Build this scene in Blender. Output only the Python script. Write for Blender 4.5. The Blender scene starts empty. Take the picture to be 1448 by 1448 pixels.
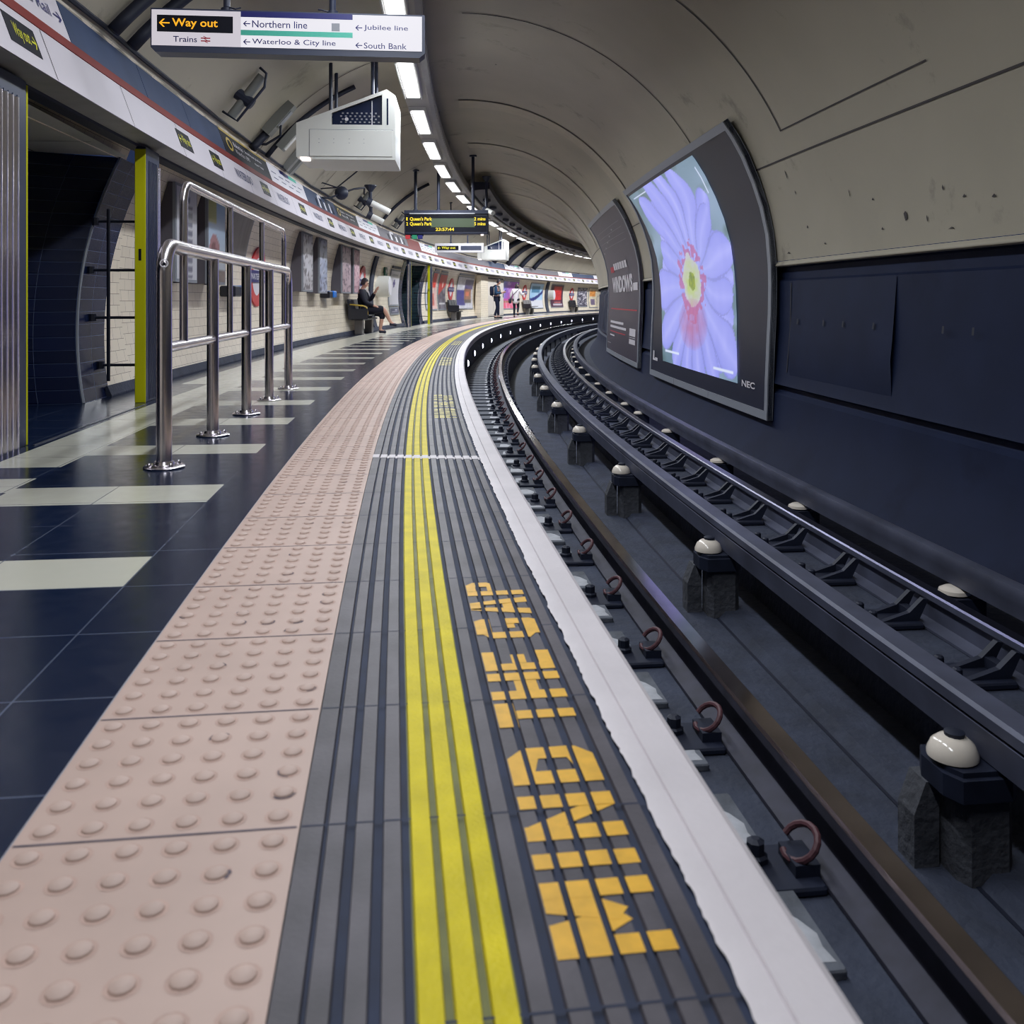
import bpy, math, random
from math import sin, cos, pi, sqrt, radians
from mathutils import Vector, Matrix

rng = random.Random(7)
sc = bpy.context.scene
COL = sc.collection
# ------------------------------------------------------------------ camera, world, exposure
XC, ZC, R = 134.95, 18.69, 135.73        # centre of the platform's curve and radius of its edge

cam_data = bpy.data.cameras.new('camera')
cam = bpy.data.objects.new('camera', cam_data)
COL.objects.link(cam)
cam.location = (0, 0, 0.79)
cam.rotation_euler = (pi/2, 0, 0)
cam_data.sensor_width = 36
cam_data.lens = 36*1320/1448
cam_data.shift_y = -(724-425)/1448
cam_data.clip_start = 0.02
cam_data.dof.use_dof = True
cam_data.dof.focus_distance = 7.0
cam_data.dof.aperture_fstop = 6.3
sc.camera = cam

world = bpy.data.worlds.new('world')
sc.world = world
world.use_nodes = True
world.node_tree.nodes['Background'].inputs[0].default_value = (0.05, 0.08, 0.2, 1)
world.node_tree.nodes['Background'].inputs[1].default_value = 0.3

sc.view_settings.view_transform = 'Standard'
sc.view_settings.look = 'None'
sc.view_settings.exposure = 0.15
sc.view_settings.gamma = 1.0
sc.view_settings.use_curve_mapping = False
sc.cycles.use_denoising = True
sc.cycles.pixel_filter_type = 'BLACKMAN_HARRIS'
sc.cycles.filter_width = 1.1
sc.cycles.max_bounces = 6
sc.cycles.diffuse_bounces = 4
sc.cycles.glossy_bounces = 3
sc.cycles.caustics_reflective = False
sc.cycles.caustics_refractive = False
sc.cycles.sample_clamp_indirect = 6

LAMP = 60.0            # watts of each strip light
GLOW = 3.2             # radiance of the diffusers themselves
SCREEN = 0.86          # radiance of the projected advert

# ------------------------------------------------------------------ colours and materials
def lin(c):
    c /= 255
    return c/12.92 if c <= 0.04045 else ((c+0.055)/1.055)**2.4
def rgb(r, g, b): return (lin(r), lin(g), lin(b), 1)

def mat(name, col, rough=0.6, metal=0.0, vary=0.0, scale=6.0, bump=0.0, bscale=40.0, spec=0.5, dirt=None, dirt_scale=1.5, dirt_at=0.6):
    m = bpy.data.materials.new(name)
    m.use_nodes = True
    nt = m.node_tree
    b = nt.nodes['Principled BSDF']
    b.inputs['Base Color'].default_value = rgb(*col)
    b.inputs['Roughness'].default_value = rough
    b.inputs['Metallic'].default_value = metal
    b.inputs['Specular IOR Level'].default_value = spec
    if vary or bump or dirt:
        tc = nt.nodes.new('ShaderNodeTexCoord')
    if vary or dirt:
        n = nt.nodes.new('ShaderNodeTexNoise')
        n.inputs['Scale'].default_value = scale
        n.inputs['Detail'].default_value = 6
        nt.links.new(tc.outputs['Object'], n.inputs['Vector'])
        r = nt.nodes.new('ShaderNodeValToRGB')
        c0 = [max(0, x*(1-vary)) for x in rgb(*col)[:3]]
        c1 = [min(1, x*(1+vary)) for x in rgb(*col)[:3]]
        r.color_ramp.elements[0].color = (*c0, 1); r.color_ramp.elements[1].color = (*c1, 1)
        r.color_ramp.elements[0].position = 0.3; r.color_ramp.elements[1].position = 0.7
        nt.links.new(n.outputs['Fac'], r.inputs['Fac'])
        out = r.outputs['Color']
        if dirt:
            n2 = nt.nodes.new('ShaderNodeTexNoise')
            n2.inputs['Scale'].default_value = dirt_scale; n2.inputs['Detail'].default_value = 8
            n2.inputs['Roughness'].default_value = 0.65
            nt.links.new(tc.outputs['Object'], n2.inputs['Vector'])
            r2 = nt.nodes.new('ShaderNodeValToRGB')
            r2.color_ramp.elements[0].position = dirt_at; r2.color_ramp.elements[1].position = dirt_at+0.12
            r2.color_ramp.elements[0].color = (0, 0, 0, 1); r2.color_ramp.elements[1].color = (1, 1, 1, 1)
            nt.links.new(n2.outputs['Fac'], r2.inputs['Fac'])
            mx = nt.nodes.new('ShaderNodeMix'); mx.data_type = 'RGBA'
            nt.links.new(r2.outputs['Color'], mx.inputs[0])
            nt.links.new(out, mx.inputs[6]); mx.inputs[7].default_value = rgb(*dirt)
            out = mx.outputs[2]
        nt.links.new(out, b.inputs['Base Color'])
    if bump:
        n3 = nt.nodes.new('ShaderNodeTexNoise')
        n3.inputs['Scale'].default_value = bscale; n3.inputs['Detail'].default_value = 4
        nt.links.new(tc.outputs['Object'], n3.inputs['Vector'])
        bp = nt.nodes.new('ShaderNodeBump'); bp.inputs['Strength'].default_value = bump
        bp.inputs['Distance'].default_value = 0.02
        nt.links.new(n3.outputs['Fac'], bp.inputs['Height'])
        nt.links.new(bp.outputs['Normal'], b.inputs['Normal'])
    return m

def emit(name, col, strength):
    m = bpy.data.materials.new(name); m.use_nodes = True
    b = m.node_tree.nodes['Principled BSDF']
    b.inputs['Base Color'].default_value = (0.02, 0.02, 0.02, 1)
    b.inputs['Emission Color'].default_value = rgb(*col)
    b.inputs['Emission Strength'].default_value = strength
    b.inputs['Roughness'].default_value = 0.5
    return m

def tile_mat(name, col, joint, w, h, off=0.5, rough=0.25, mortar=0.006, vary=0.06, spec=0.5, bump=0.3):
    m = bpy.data.materials.new(name); m.use_nodes = True
    nt = m.node_tree; b = nt.nodes['Principled BSDF']
    uv = nt.nodes.new('ShaderNodeUVMap')
    br = nt.nodes.new('ShaderNodeTexBrick')
    br.offset = off
    br.inputs['Scale'].default_value = 1.0
    br.inputs['Brick Width'].default_value = w; br.inputs['Row Height'].default_value = h
    br.inputs['Mortar Size'].default_value = mortar; br.inputs['Mortar Smooth'].default_value = 0.2
    c = rgb(*col)
    br.inputs['Color1'].default_value = tuple(x*(1-vary) for x in c[:3])+(1,)
    br.inputs['Color2'].default_value = tuple(min(1, x*(1+vary)) for x in c[:3])+(1,)
    br.inputs['Mortar'].default_value = rgb(*joint)
    nt.links.new(uv.outputs['UV'], br.inputs['Vector'])
    nt.links.new(br.outputs['Color'], b.inputs['Base Color'])
    b.inputs['Roughness'].default_value = rough
    b.inputs['Specular IOR Level'].default_value = spec
    bp = nt.nodes.new('ShaderNodeBump'); bp.inputs['Strength'].default_value = bump
    bp.inputs['Distance'].default_value = 0.004; bp.invert = True
    nt.links.new(br.outputs['Fac'], bp.inputs['Height'])
    nt.links.new(bp.outputs['Normal'], b.inputs['Normal'])
    return m

def picture_mat(name, strength=0.0, rough=0.35):
    m = bpy.data.materials.new(name); m.use_nodes = True
    nt = m.node_tree; b = nt.nodes['Principled BSDF']
    a = nt.nodes.new('ShaderNodeVertexColor'); a.layer_name = 'print'
    if strength:
        b.inputs['Base Color'].default_value = (0.03, 0.03, 0.04, 1)
        nt.links.new(a.outputs['Color'], b.inputs['Emission Color'])
        b.inputs['Emission Strength'].default_value = strength
    else:
        nt.links.new(a.outputs['Color'], b.inputs['Base Color'])
    b.inputs['Roughness'].default_value = rough
    return m

M = {}
def defmat(k, *a, **kw): M[k] = mat(k, *a, **kw)
defmat('white_paint', (208, 201, 206), 0.55, vary=0.06, scale=5, bump=0.08, bscale=60, dirt=(150, 140, 140), dirt_scale=9, dirt_at=0.68)
defmat('pink_paving', (194, 169, 159), 0.6, vary=0.07, scale=4, dirt=(95, 82, 88), dirt_scale=7, dirt_at=0.68)
defmat('stain_dark', (86, 76, 88), 0.7, vary=0.3, scale=30)
defmat('pink_grime', (186, 157, 146), 0.65, vary=0.1, scale=30)
defmat('pale_edge', (150, 148, 156), 0.5)
defmat('rib_grey', (84, 80, 87), 0.5, spec=0.3, vary=0.3, scale=7, bump=0.05, bscale=120)
defmat('groove', (30, 40, 66), 0.75, vary=0.3, scale=10)
defmat('yellow_paint', (212, 194, 4), 0.55, spec=0.25, vary=0.12, scale=14, bump=0.15, bscale=120, dirt=(128, 124, 30), dirt_scale=16, dirt_at=0.68)
defmat('yellow_groove', (96, 98, 44), 0.6, vary=0.3, scale=12)
defmat('letter_yellow', (226, 172, 44), 0.5, vary=0.12, scale=30)
defmat('letter_pale', (200, 188, 120), 0.6, vary=0.15, scale=30)
defmat('ceiling_cream', (170, 163, 147), 0.6, vary=0.08, scale=0.7, dirt=(130, 124, 112), dirt_scale=1.6, dirt_at=0.6)
defmat('passage_cream_lit', (214, 212, 204), 0.6, vary=0.05, scale=1.0)  # brighter copy of the ceiling cream; lamp light put into the colour
defmat('seam_dark', (62, 58, 60), 0.7)
defmat('seam_light', (180, 172, 154), 0.6, vary=0.06)
defmat('wall_navy', (28, 37, 64), 0.65, vary=0.12, scale=2.2, dirt=(22, 30, 56), dirt_scale=1.2, dirt_at=0.55, spec=0.15)
defmat('track_dark', (46, 52, 72), 0.75, vary=0.3, scale=6, bump=0.4, bscale=30, dirt=(30, 36, 56), dirt_scale=3)
defmat('track_ledge', (52, 58, 76), 0.8, vary=0.3, scale=5, bump=0.5, bscale=25)
defmat('sleeper_grey', (86, 90, 100), 0.75, vary=0.35, scale=8, bump=0.4, bscale=25)
defmat('rail_steel', (84, 88, 108), 0.5, metal=0.25, vary=0.25, scale=4)
defmat('rail_head', (150, 140, 140), 0.10, metal=1.0, vary=0.3, scale=3)
defmat('rail_head_dull', (70, 70, 92), 0.3, metal=1.0, vary=0.25, scale=3)
defmat('rust', (50, 50, 66), 0.7, vary=0.3, scale=14)
defmat('iron_dark', (30, 36, 56), 0.6, metal=0.2, vary=0.25, scale=9)
defmat('clip_red', (84, 50, 58), 0.6, vary=0.2, scale=20)
defmat('white_smear', (170, 172, 180), 0.6, vary=0.2, scale=20)
defmat('porcelain', (236, 226, 214), 0.15, spec=0.7)
defmat('stump', (74, 76, 84), 0.8, vary=0.3, scale=7, bump=0.5, bscale=30)
defmat('steel', (222, 216, 222), 0.24, metal=1.0, vary=0.05, scale=2)
defmat('brushed_steel', (150, 152, 160), 0.32, metal=0.9)
defmat('yellow_post', (214, 212, 10), 0.45, vary=0.06, scale=3)
defmat('navy_panel', (22, 36, 70), 0.4, vary=0.15, scale=3)
defmat('frieze_white', (206, 200, 208), 0.6, spec=0.2, vary=0.03, scale=1.5)
defmat('frieze_red', (122, 44, 40), 0.6, spec=0.2, vary=0.1, scale=2)
defmat('frieze_blue', (52, 66, 96), 0.6, spec=0.2, vary=0.12, scale=2.5)
defmat('frieze_soffit', (168, 166, 166), 0.5, vary=0.1)
defmat('black_panel', (20, 22, 34), 0.6, spec=0.2)
defmat('sign_white', (225, 222, 230), 0.35)
defmat('sign_casing', (60, 66, 88), 0.4)
defmat('sign_blue', (34, 36, 110), 0.4)
defmat('sign_teal', (80, 190, 168), 0.4)
defmat('sign_red', (200, 40, 60), 0.4)
defmat('roundel_red', (205, 60, 66), 0.4)
defmat('housing_white', (222, 222, 218), 0.4, vary=0.03, scale=2)
defmat('housing_shade', (150, 152, 160), 0.5)
defmat('glass_dark', (30, 40, 70), 0.2, spec=0.5)
defmat('device_grey', (128, 130, 128), 0.5)
defmat('device_dark', (36, 42, 62), 0.5)
defmat('cable_black', (18, 24, 44), 0.6)
defmat('trunking_grey', (160, 158, 156), 0.45, vary=0.05)
defmat('frame_grey', (140, 145, 156), 0.45)
defmat('poster_plum', (66, 60, 76), 0.45, vary=0.05)
defmat('board_navy', (25, 31, 54), 0.4, vary=0.06)
defmat('gusset_grey', (88, 84, 94), 0.6)
defmat('cupboard', (206, 198, 190), 0.5)
defmat('bench_black', (26, 28, 40), 0.4)
defmat('bench_yellow', (186, 160, 70), 0.5)
defmat('bench_grey', (120, 116, 116), 0.5)
defmat('blue_plastic', (20, 120, 220), 0.35)
defmat('skin', (214, 166, 146), 0.55)
defmat('hair_dark', (30, 24, 32), 0.6)
defmat('coat_white', (226, 220, 226), 0.75)
defmat('denim', (36, 74, 108), 0.8)
defmat('trousers_navy', (20, 30, 58), 0.8)
defmat('cloth_black', (20, 22, 40), 0.8)
defmat('shirt_grey', (96, 102, 118), 0.8)
defmat('shoe_black', (20, 18, 28), 0.5)
defmat('leather_dark', (40, 40, 62), 0.6)
defmat('text_white', (216, 212, 220), 0.5)
defmat('text_blue', (52, 56, 104), 0.5)
defmat('text_red', (190, 44, 64), 0.5)
defmat('green_sign', (20, 84, 70), 0.4)
M['cream_tile'] = tile_mat('cream_tile', (247, 234, 214), (176, 162, 148), 0.2, 0.1, vary=0.03, mortar=0.0024, off=0.5)
M['dark_tile'] = tile_mat('dark_tile', (12, 22, 54), (58, 70, 100), 0.3, 0.1, off=0.0, rough=0.2, mortar=0.0022, vary=0.2)
M['trim_tile'] = tile_mat('trim_tile', (24, 36, 72), (84, 94, 122), 0.3, 0.1, off=0.0, rough=0.25, mortar=0.003, vary=0.2)
M['teal_tile'] = tile_mat('teal_tile', (16, 44, 58), (66, 104, 108), 0.3, 0.1, off=0.0, rough=0.2, mortar=0.003, vary=0.15)
M['amber_led'] = emit('amber_led', (255, 226, 30), 1.0)
M['green_led'] = emit('green_led', (70, 92, 58), 0.8)
M['lit_amber'] = emit('lit_amber', (255, 178, 20), 0.9)
M['lit_yellow'] = emit('lit_yellow', (244, 236, 40), 0.9)
M['lit_white'] = emit('lit_white', (236, 234, 242), 0.85)
M['lit_soft'] = emit('lit_soft', (222, 216, 226), 0.72)
M['diffuser'] = emit('diffuser', (250, 250, 255), GLOW)
M['gap_lamp'] = emit('gap_lamp', (225, 228, 255), 6.0)
M['small_lamp'] = emit('small_lamp', (255, 240, 235), 3.0)
M['lit_green'] = emit('lit_green', (0, 150, 110), 0.7)
M['print'] = picture_mat('print')
M['projection'] = picture_mat('projection', SCREEN)

# ------------------------------------------------------------------ curved frame and mesh helpers
def ang(s): return (s-ZC)/R
def W(s, d, z=0.0):
    a = ang(s)
    return Vector((XC-(R-d)*cos(a), ZC+(R-d)*sin(a), z))

class G:
    """collects shapes and links them as one mesh object"""
    def __init__(self): self.v = []; self.f = []; self.m = []; self.uv = {}
    def face(self, pts, m=0, uv=None):
        n = len(self.v); self.v += [tuple(p) for p in pts]
        self.f.append(tuple(range(n, n+len(pts)))); self.m.append(m)
        if uv: self.uv[len(self.f)-1] = uv
        return self
    def raw(self, vs, fs, m=0):
        n = len(self.v); self.v += [tuple(p) for p in vs]
        for f in fs: self.f.append(tuple(i+n for i in f)); self.m.append(m)
        return self
    def box(self, x0, x1, y0, y1, z0, z1, m=0):
        return self.raw([(x0,y0,z0),(x1,y0,z0),(x1,y1,z0),(x0,y1,z0),(x0,y0,z1),(x1,y0,z1),(x1,y1,z1),(x0,y1,z1)],
                        [(0,3,2,1),(4,5,6,7),(0,1,5,4),(1,2,6,5),(2,3,7,6),(3,0,4,7)], m)
    def bbox(self, x0, x1, y0, y1, z0, z1, b=0.01, m=0):
        """box with chamfered edges"""
        b = min(b, (x1-x0)/2.2, (y1-y0)/2.2, (z1-z0)/2.2)
        pr = [(x0+b,y0),(x1-b,y0),(x1,y0+b),(x1,y1-b),(x1-b,y1),(x0+b,y1),(x0,y1-b),(x0,y0+b)]
        cx, cy = (x0+x1)/2, (y0+y1)/2
        def ring(z, k): return [(x-(b*k if x > cx else -b*k), y-(b*k if y > cy else -b*k), z) for x, y in pr]
        vs = ring(z0, .7)+ring(z0+b, 0)+ring(z1-b, 0)+ring(z1, .7)
        fs = [tuple(range(7, -1, -1)), tuple(range(24, 32))]
        for k in range(3):
            for i in range(8):
                j = (i+1) % 8; fs.append((k*8+i, k*8+j, k*8+8+j, k*8+8+i))
        return self.raw(vs, fs, m)
    def prism(self, prof, y0, y1, m=0, caps=True):
        """prof [(x,z)] closed, extruded along y"""
        n = len(prof)
        vs = [(x, y0, z) for x, z in prof]+[(x, y1, z) for x, z in prof]
        fs = [(i, (i+1) % n, n+(i+1) % n, n+i) for i in range(n)]
        if caps: fs += [tuple(range(n-1, -1, -1)), tuple(range(n, 2*n))]
        return self.raw(vs, fs, m)
    def prism_z(self, prof, z0, z1, m=0):
        n = len(prof)
        vs = [(x, y, z0) for x, y in prof]+[(x, y, z1) for x, y in prof]
        fs = [(i, (i+1) % n, n+(i+1) % n, n+i) for i in range(n)]+[tuple(range(n-1, -1, -1)), tuple(range(n, 2*n))]
        return self.raw(vs, fs, m)
    def tube(self, path, r, n=12, m=0, caps=True, closed=False):
        path = [Vector(p) for p in path]; vs = []; fs = []; k = len(path)
        up = Vector((0.13, 0.21, 0.97))
        for i, p in enumerate(path):
            if closed: t = path[(i+1) % k]-path[i-1]
            else: t = path[min(i+1, k-1)]-path[max(i-1, 0)]
            t.normalize()
            a = t.cross(up)
            if a.length < 1e-3: a = t.cross(Vector((1, 0, 0)))
            a.normalize(); b = t.cross(a); up = a.cross(t)
            rr = r[i] if isinstance(r, (list, tuple)) else r
            for j in range(n):
                q = 2*pi*j/n; vs.append(p+a*cos(q)*rr+b*sin(q)*rr)
        for i in range(k if closed else k-1):
            i2 = (i+1) % k
            for j in range(n):
                j2 = (j+1) % n; fs.append((i*n+j, i*n+j2, i2*n+j2, i2*n+j))
        if caps and not closed: fs += [tuple(range(n-1, -1, -1)), tuple(range((k-1)*n, k*n))]
        return self.raw(vs, fs, m)
    def cyl(self, p0, p1, r, n=14, m=0): return self.tube([p0, p1], r, n, m)
    def lathe(self, prof, c=(0,0,0), n=20, m=0):
        """prof [(r,z)] from bottom to top about a vertical axis"""
        vs = []; fs = []
        for r, z in prof:
            for j in range(n): vs.append((c[0]+r*cos(2*pi*j/n), c[1]+r*sin(2*pi*j/n), c[2]+z))
        for i in range(len(prof)-1):
            for j in range(n):
                j2 = (j+1) % n; fs.append((i*n+j, i*n+j2, (i+1)*n+j2, (i+1)*n+j))
        fs += [tuple(range(n-1, -1, -1)), tuple(range((len(prof)-1)*n, len(prof)*n))]
        return self.raw(vs, fs, m)
    def ball(self, c, rx, ry=None, rz=None, n=12, m=0):
        ry = ry or rx; rz = rz or rx; prof = []
        vs = []; fs = []; k = n//2+1
        for i in range(k):
            t = -pi/2+pi*(i+0.02)/(k-1+0.04)
            for j in range(n): vs.append((c[0]+rx*cos(t)*cos(2*pi*j/n), c[1]+ry*cos(t)*sin(2*pi*j/n), c[2]+rz*sin(t)))
        for i in range(k-1):
            for j in range(n):
                j2 = (j+1) % n; fs.append((i*n+j, i*n+j2, (i+1)*n+j2, (i+1)*n+j))
        fs += [tuple(range(n-1, -1, -1)), tuple(range((k-1)*n, k*n))]
        return self.raw(vs, fs, m)
    def sweep(self, prof, s0, s1, step=0.5, m=0, closed=True, caps=True, lean=0.0, lean0=0.0):
        """prof [(d,z)] carried along the platform's curve; prof entries may hold a third value, a material index"""
        ns = max(1, int(math.ceil((s1-s0)/step))); k = len(prof); vs = []; ln = [0]
        for i in range(1, k+1):
            a, b = prof[i-1], prof[i % k]; ln.append(ln[-1]+math.hypot(a[0]-b[0], a[1]-b[1]))
        for i in range(ns+1):
            for p in prof:
                s = s0+(s1-s0)*i/ns
                if lean and i == 0: s += lean*p[1]
                if lean0 and i == ns: s += lean0*p[1]
                vs.append(W(s, p[0], p[1]))
        n0 = len(self.v); self.v += [tuple(v) for v in vs]
        kk = k if closed else k-1
        for i in range(ns):
            sa, sb = s0+(s1-s0)*i/ns, s0+(s1-s0)*(i+1)/ns
            for j in range(kk):
                j2 = (j+1) % k
                self.f.append((n0+i*k+j, n0+(i+1)*k+j, n0+(i+1)*k+j2, n0+i*k+j2))
                self.m.append(prof[j][2] if len(prof[j]) > 2 else m)
                self.uv[len(self.f)-1] = [(sa, ln[j]), (sb, ln[j]), (sb, ln[j+1]), (sa, ln[j+1])]
        if closed and caps:
            self.f.append(tuple(n0+j for j in range(k))); self.m.append(m)
            self.f.append(tuple(n0+ns*k+j for j in range(k-1, -1, -1))); self.m.append(m)
        return self
    def text(self, body, fit, mp, m=0, font=None, bold=0.0):
        """lettering as flat faces: fit=(x0,x1,y0,y1) box in (x,y), mp maps (x,y) to a point"""
        vs, fs = text_shape(body, bold)
        if not vs: return self
        xa = min(v[0] for v in vs); xb = max(v[0] for v in vs); ya = min(v[1] for v in vs); yb = max(v[1] for v in vs)
        x0, x1, y0, y1 = fit
        return self.raw([mp(x0+(x-xa)/(xb-xa)*(x1-x0), y0+(y-ya)/(yb-ya)*(y1-y0)) for x, y in vs], fs, m)
    def poly(self, pts, mp, m=0): return self.face([mp(x, y) for x, y in pts], m)
    def rect(self, x0, x1, y0, y1, mp, m=0):
        n = max(1, int(math.ceil((x1-x0)/.4)))
        for i in range(n):
            a, b = x0+(x1-x0)*i/n, x0+(x1-x0)*(i+1)/n; self.poly([(a,y0),(b,y0),(b,y1),(a,y1)], mp, m)
        return self
    def build(self, name, mats, parent=None, smooth=False, world=False, label=None, auto=None):
        if not isinstance(mats, (list, tuple)): mats = [mats]
        org = Vector((0, 0, 0))
        if world and parent is None:
            xs = [v[0] for v in self.v]; ys = [v[1] for v in self.v]; zs = [v[2] for v in self.v]
            org = Vector(((min(xs)+max(xs))/2, (min(ys)+max(ys))/2, min(zs)))
        me = bpy.data.meshes.new(name)
        me.from_pydata([(v[0]-org[0], v[1]-org[1], v[2]-org[2]) for v in self.v], [], self.f)
        for x in mats: me.materials.append(M[x] if isinstance(x, str) else x)
        for p, i in zip(me.polygons, self.m): p.material_index = i; p.use_smooth = smooth
        if self.uv:
            ul = me.uv_layers.new(name='UVMap')
            for p in me.polygons:
                q = self.uv.get(p.index)
                if q:
                    for li, t in zip(p.loop_indices, q): ul.data[li].uv = t
        me.update()
        if smooth and auto: me.set_sharp_from_angle(angle=radians(auto))
        o = bpy.data.objects.new(name, me); COL.objects.link(o); o.location = org
        if parent is not None:
            o.parent = parent
            if world:      # world coordinates under a placed Empty
                o.matrix_parent_inverse = (Matrix.Translation(parent.location) @ parent.rotation_euler.to_matrix().to_4x4()).inverted()
        if label: o['label'] = label
        return o

_tc = {}
def text_shape(body, bold=0.0):
    k = (body, bold)
    if k not in _tc:
        cu = bpy.data.curves.new('lettering', 'FONT'); cu.body = body; cu.resolution_u = 3; cu.offset = bold
        o = bpy.data.objects.new('lettering', cu); COL.objects.link(o)
        dg = bpy.context.evaluated_depsgraph_get(); me = o.evaluated_get(dg).to_mesh()
        _tc[k] = ([(v.co.x, v.co.y) for v in me.vertices], [tuple(p.vertices) for p in me.polygons])
        o.evaluated_get(dg).to_mesh_clear(); bpy.data.objects.remove(o); bpy.data.curves.remove(cu)
    return _tc[k]

def thing(name, label, cat, s, d, z=0.0, group=None, turn=0.0):
    o = bpy.data.objects.new(name, None); COL.objects.link(o)
    o.empty_display_size = 0.1
    o.location = W(s, d, z); o.rotation_euler = (0, 0, -ang(s)+turn)
    tag(o, label, cat, group); return o
def tag(o, label, cat, group=None):
    o['label'] = label; o['category'] = cat; o['kind'] = 'thing'
    if group: o['group'] = group
    return o
def struct(o): o['kind'] = 'structure'; return o
def dup(root, s, d, z, label, group=None, turn=0.0):
    r = root.copy(); COL.objects.link(r); r.location = W(s, d, z); r.rotation_euler = (0, 0, -ang(s)+turn)
    r['label'] = label
    if group: r['group'] = group
    for ch in root.children:
        c = ch.copy(); COL.objects.link(c); c.parent = r
        for g in ch.children:
            e = g.copy(); COL.objects.link(e); e.parent = c
    return r

ORD = 'first second third fourth fifth sixth seventh eighth ninth tenth eleventh twelfth thirteenth fourteenth fifteenth sixteenth seventeenth eighteenth nineteenth'.split()
TENS = {2: 'twent', 3: 'thirt', 4: 'fort', 5: 'fift', 6: 'sixt', 7: 'sevent', 8: 'eight', 9: 'ninet'}
def nth(i):
    """i counts from 0"""
    i += 1
    if i < 20: return ORD[i-1]
    if i >= 100: return 'hundredth' if i == 100 else 'hundred-and-'+nth(i-101)
    t, u = divmod(i, 10)
    return TENS[t]+'ieth' if u == 0 else TENS[t]+'y-'+ORD[u-1]

# ------------------------------------------------------------------ the setting: tunnel shell
# dark marks on the arch: where, angle, length in degrees, width
STAINS = [(6.38, 8.9, 1.3, .03), (6.83, 11.6, .4, .02), (8.16, 9.6, .5, .02), (6.75, 7.3, .4, .02), (7.82, 6.4, .3, .025), (8.69, 5.7, .35, .05), (5.81, 6.0, .25, .05), (5.62, 9.6, .4, .025), (5.31, 9.0, .4, .03), (8.36, 19.5, 1.6, .012), (8.27, 15.8, .8, .012), (5.85, 11.2, .7, .012), (9.08, 18.8, .6, .03), (7.2, 13.6, 1.2, .008), (6.1, 7.9, .9, .01), (12.78, 81.8, .5, .03)]
S0, S1 = -9.0, 76.0
DC, ZT, RT = -0.03, 0.95, 3.12
def TC(deg, r=RT): return (DC+r*cos(radians(deg)), ZT+r*sin(radians(deg)))
def arc(a0, a1, n, r=RT): return [TC(a0+(a1-a0)*i/n, r) for i in range(n+1)]
def wall_d(z, r=RT): return DC-sqrt(r*r-(z-ZT)**2)      # platform wall
def arch_d(z, r=RT): return DC+sqrt(r*r-(z-ZT)**2)      # wall across the track

g = G()
g.sweep(arc(4.2, 150, 44), S0, S1, 0.5, 0, closed=False)
g.sweep([(3.085, 1.175), (3.06, 1.15), (3.05, 1.13), (3.09, 1.12)], S0, S1, 0.5, 0, closed=False)
for s in (-4.2, -1.1, 1.9, 15.2, 19.4, 23.8, 28.2, 32.6, 37.0, 41.4, 45.8, 50.2, 54.6):       # ring joints
    g.sweep([p for p in arc(22, 92, 30, RT-0.006)], s, s+0.028, 1, 1, closed=False)
    if s > 10: g.sweep([p for p in arc(22, 92, 30, RT-0.012)], s+0.05, s+0.62, 1, 2, closed=False)
g.sweep(arc(22.9, 90, 30, RT-0.006), 10.62, 10.645, 1, 1, closed=False)
g.sweep(arc(25.7, 90, 30, RT-0.006), 8.1, 8.125, 1, 1, closed=False)
g.sweep(arc(25.7, 25.95, 1, RT-0.006), 5.6, 8.1, 0.5, 1, closed=False)
g.sweep(arc(22.9, 23.1, 1, RT-0.006), 10.35, 10.62, 0.5, 1, closed=False)
g.sweep(arc(32.0, 32.3, 1, RT-0.006), 4.6, 5.2, 0.5, 1, closed=False)
g.sweep(arc(32.0, 60, 12, RT-0.006), 5.18, 5.2, 0.5, 1, closed=False)
g.sweep(arc(21.2, 21.5, 1, RT-0.006), S0, 60, 0.5, 1, closed=False)
for s in (12.0, 16.4, 20.7, 25.2, 29.4, 34.1): g.sweep(arc(100, 147, 20, RT-0.006), s, s+0.02, 1, 1, closed=False)
for s, an, L_, w_ in STAINS:
    g.face([W(s, *TC(an, RT-.007)), W(s+w_, *TC(an-.3, RT-.007)), W(s+w_*.6, *TC(an-L_, RT-.007)), W(s-w_*.5, *TC(an-L_*.8, RT-.007)), W(s-w_*.6, *TC(an-.4, RT-.007))], 1)
struct(g.build('ceiling', ['ceiling_cream', 'seam_dark', 'seam_light'], smooth=True, world=True))

g = G()
prof = [(3.09, 1.12), (3.15, 1.11), (3.15, 1.00), (3.11, 0.98), (3.10, 0.5), (3.06, 0.05), (3.04, -0.03), (3.11, -0.06), (3.10, -0.10), (3.05, -0.13), (3.03, -0.46), (2.78, -0.86)]
g.sweep(prof, S0, S1, 0.5, 0, closed=False)
for s in (4.4, 8.72, 22.6): g.sweep([(3.105, 0.96), (3.096, 0.5), (3.06, 0.1)], s, s+0.03, 1, 1, closed=False)
for sa, sb in ((6.62, 8.66),): g.sweep([(3.106, 0.97), (3.085, 0.7), (3.07, 0.5), (3.055, 0.35), (3.062, 0.08)], sa, sb, 0.3, 0, closed=False)
for s in (8.45, 7.85, 7.45, 6.9, 5.9, 5.55, 5.0): g.sweep([(3.065, 0.62), (3.06, 0.57)], s, s+0.025, 1, 1, closed=False)
for s in range(23, 60, 2): g.sweep([(3.12, 1.08), (3.0, 0.9), (2.98, 0.2), (3.0, 0.05)], s, s+0.25, 1, 0, closed=False)
struct(g.build('wall_trackside', ['wall_navy', 'cable_black'], smooth=True, world=True, auto=40))

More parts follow.
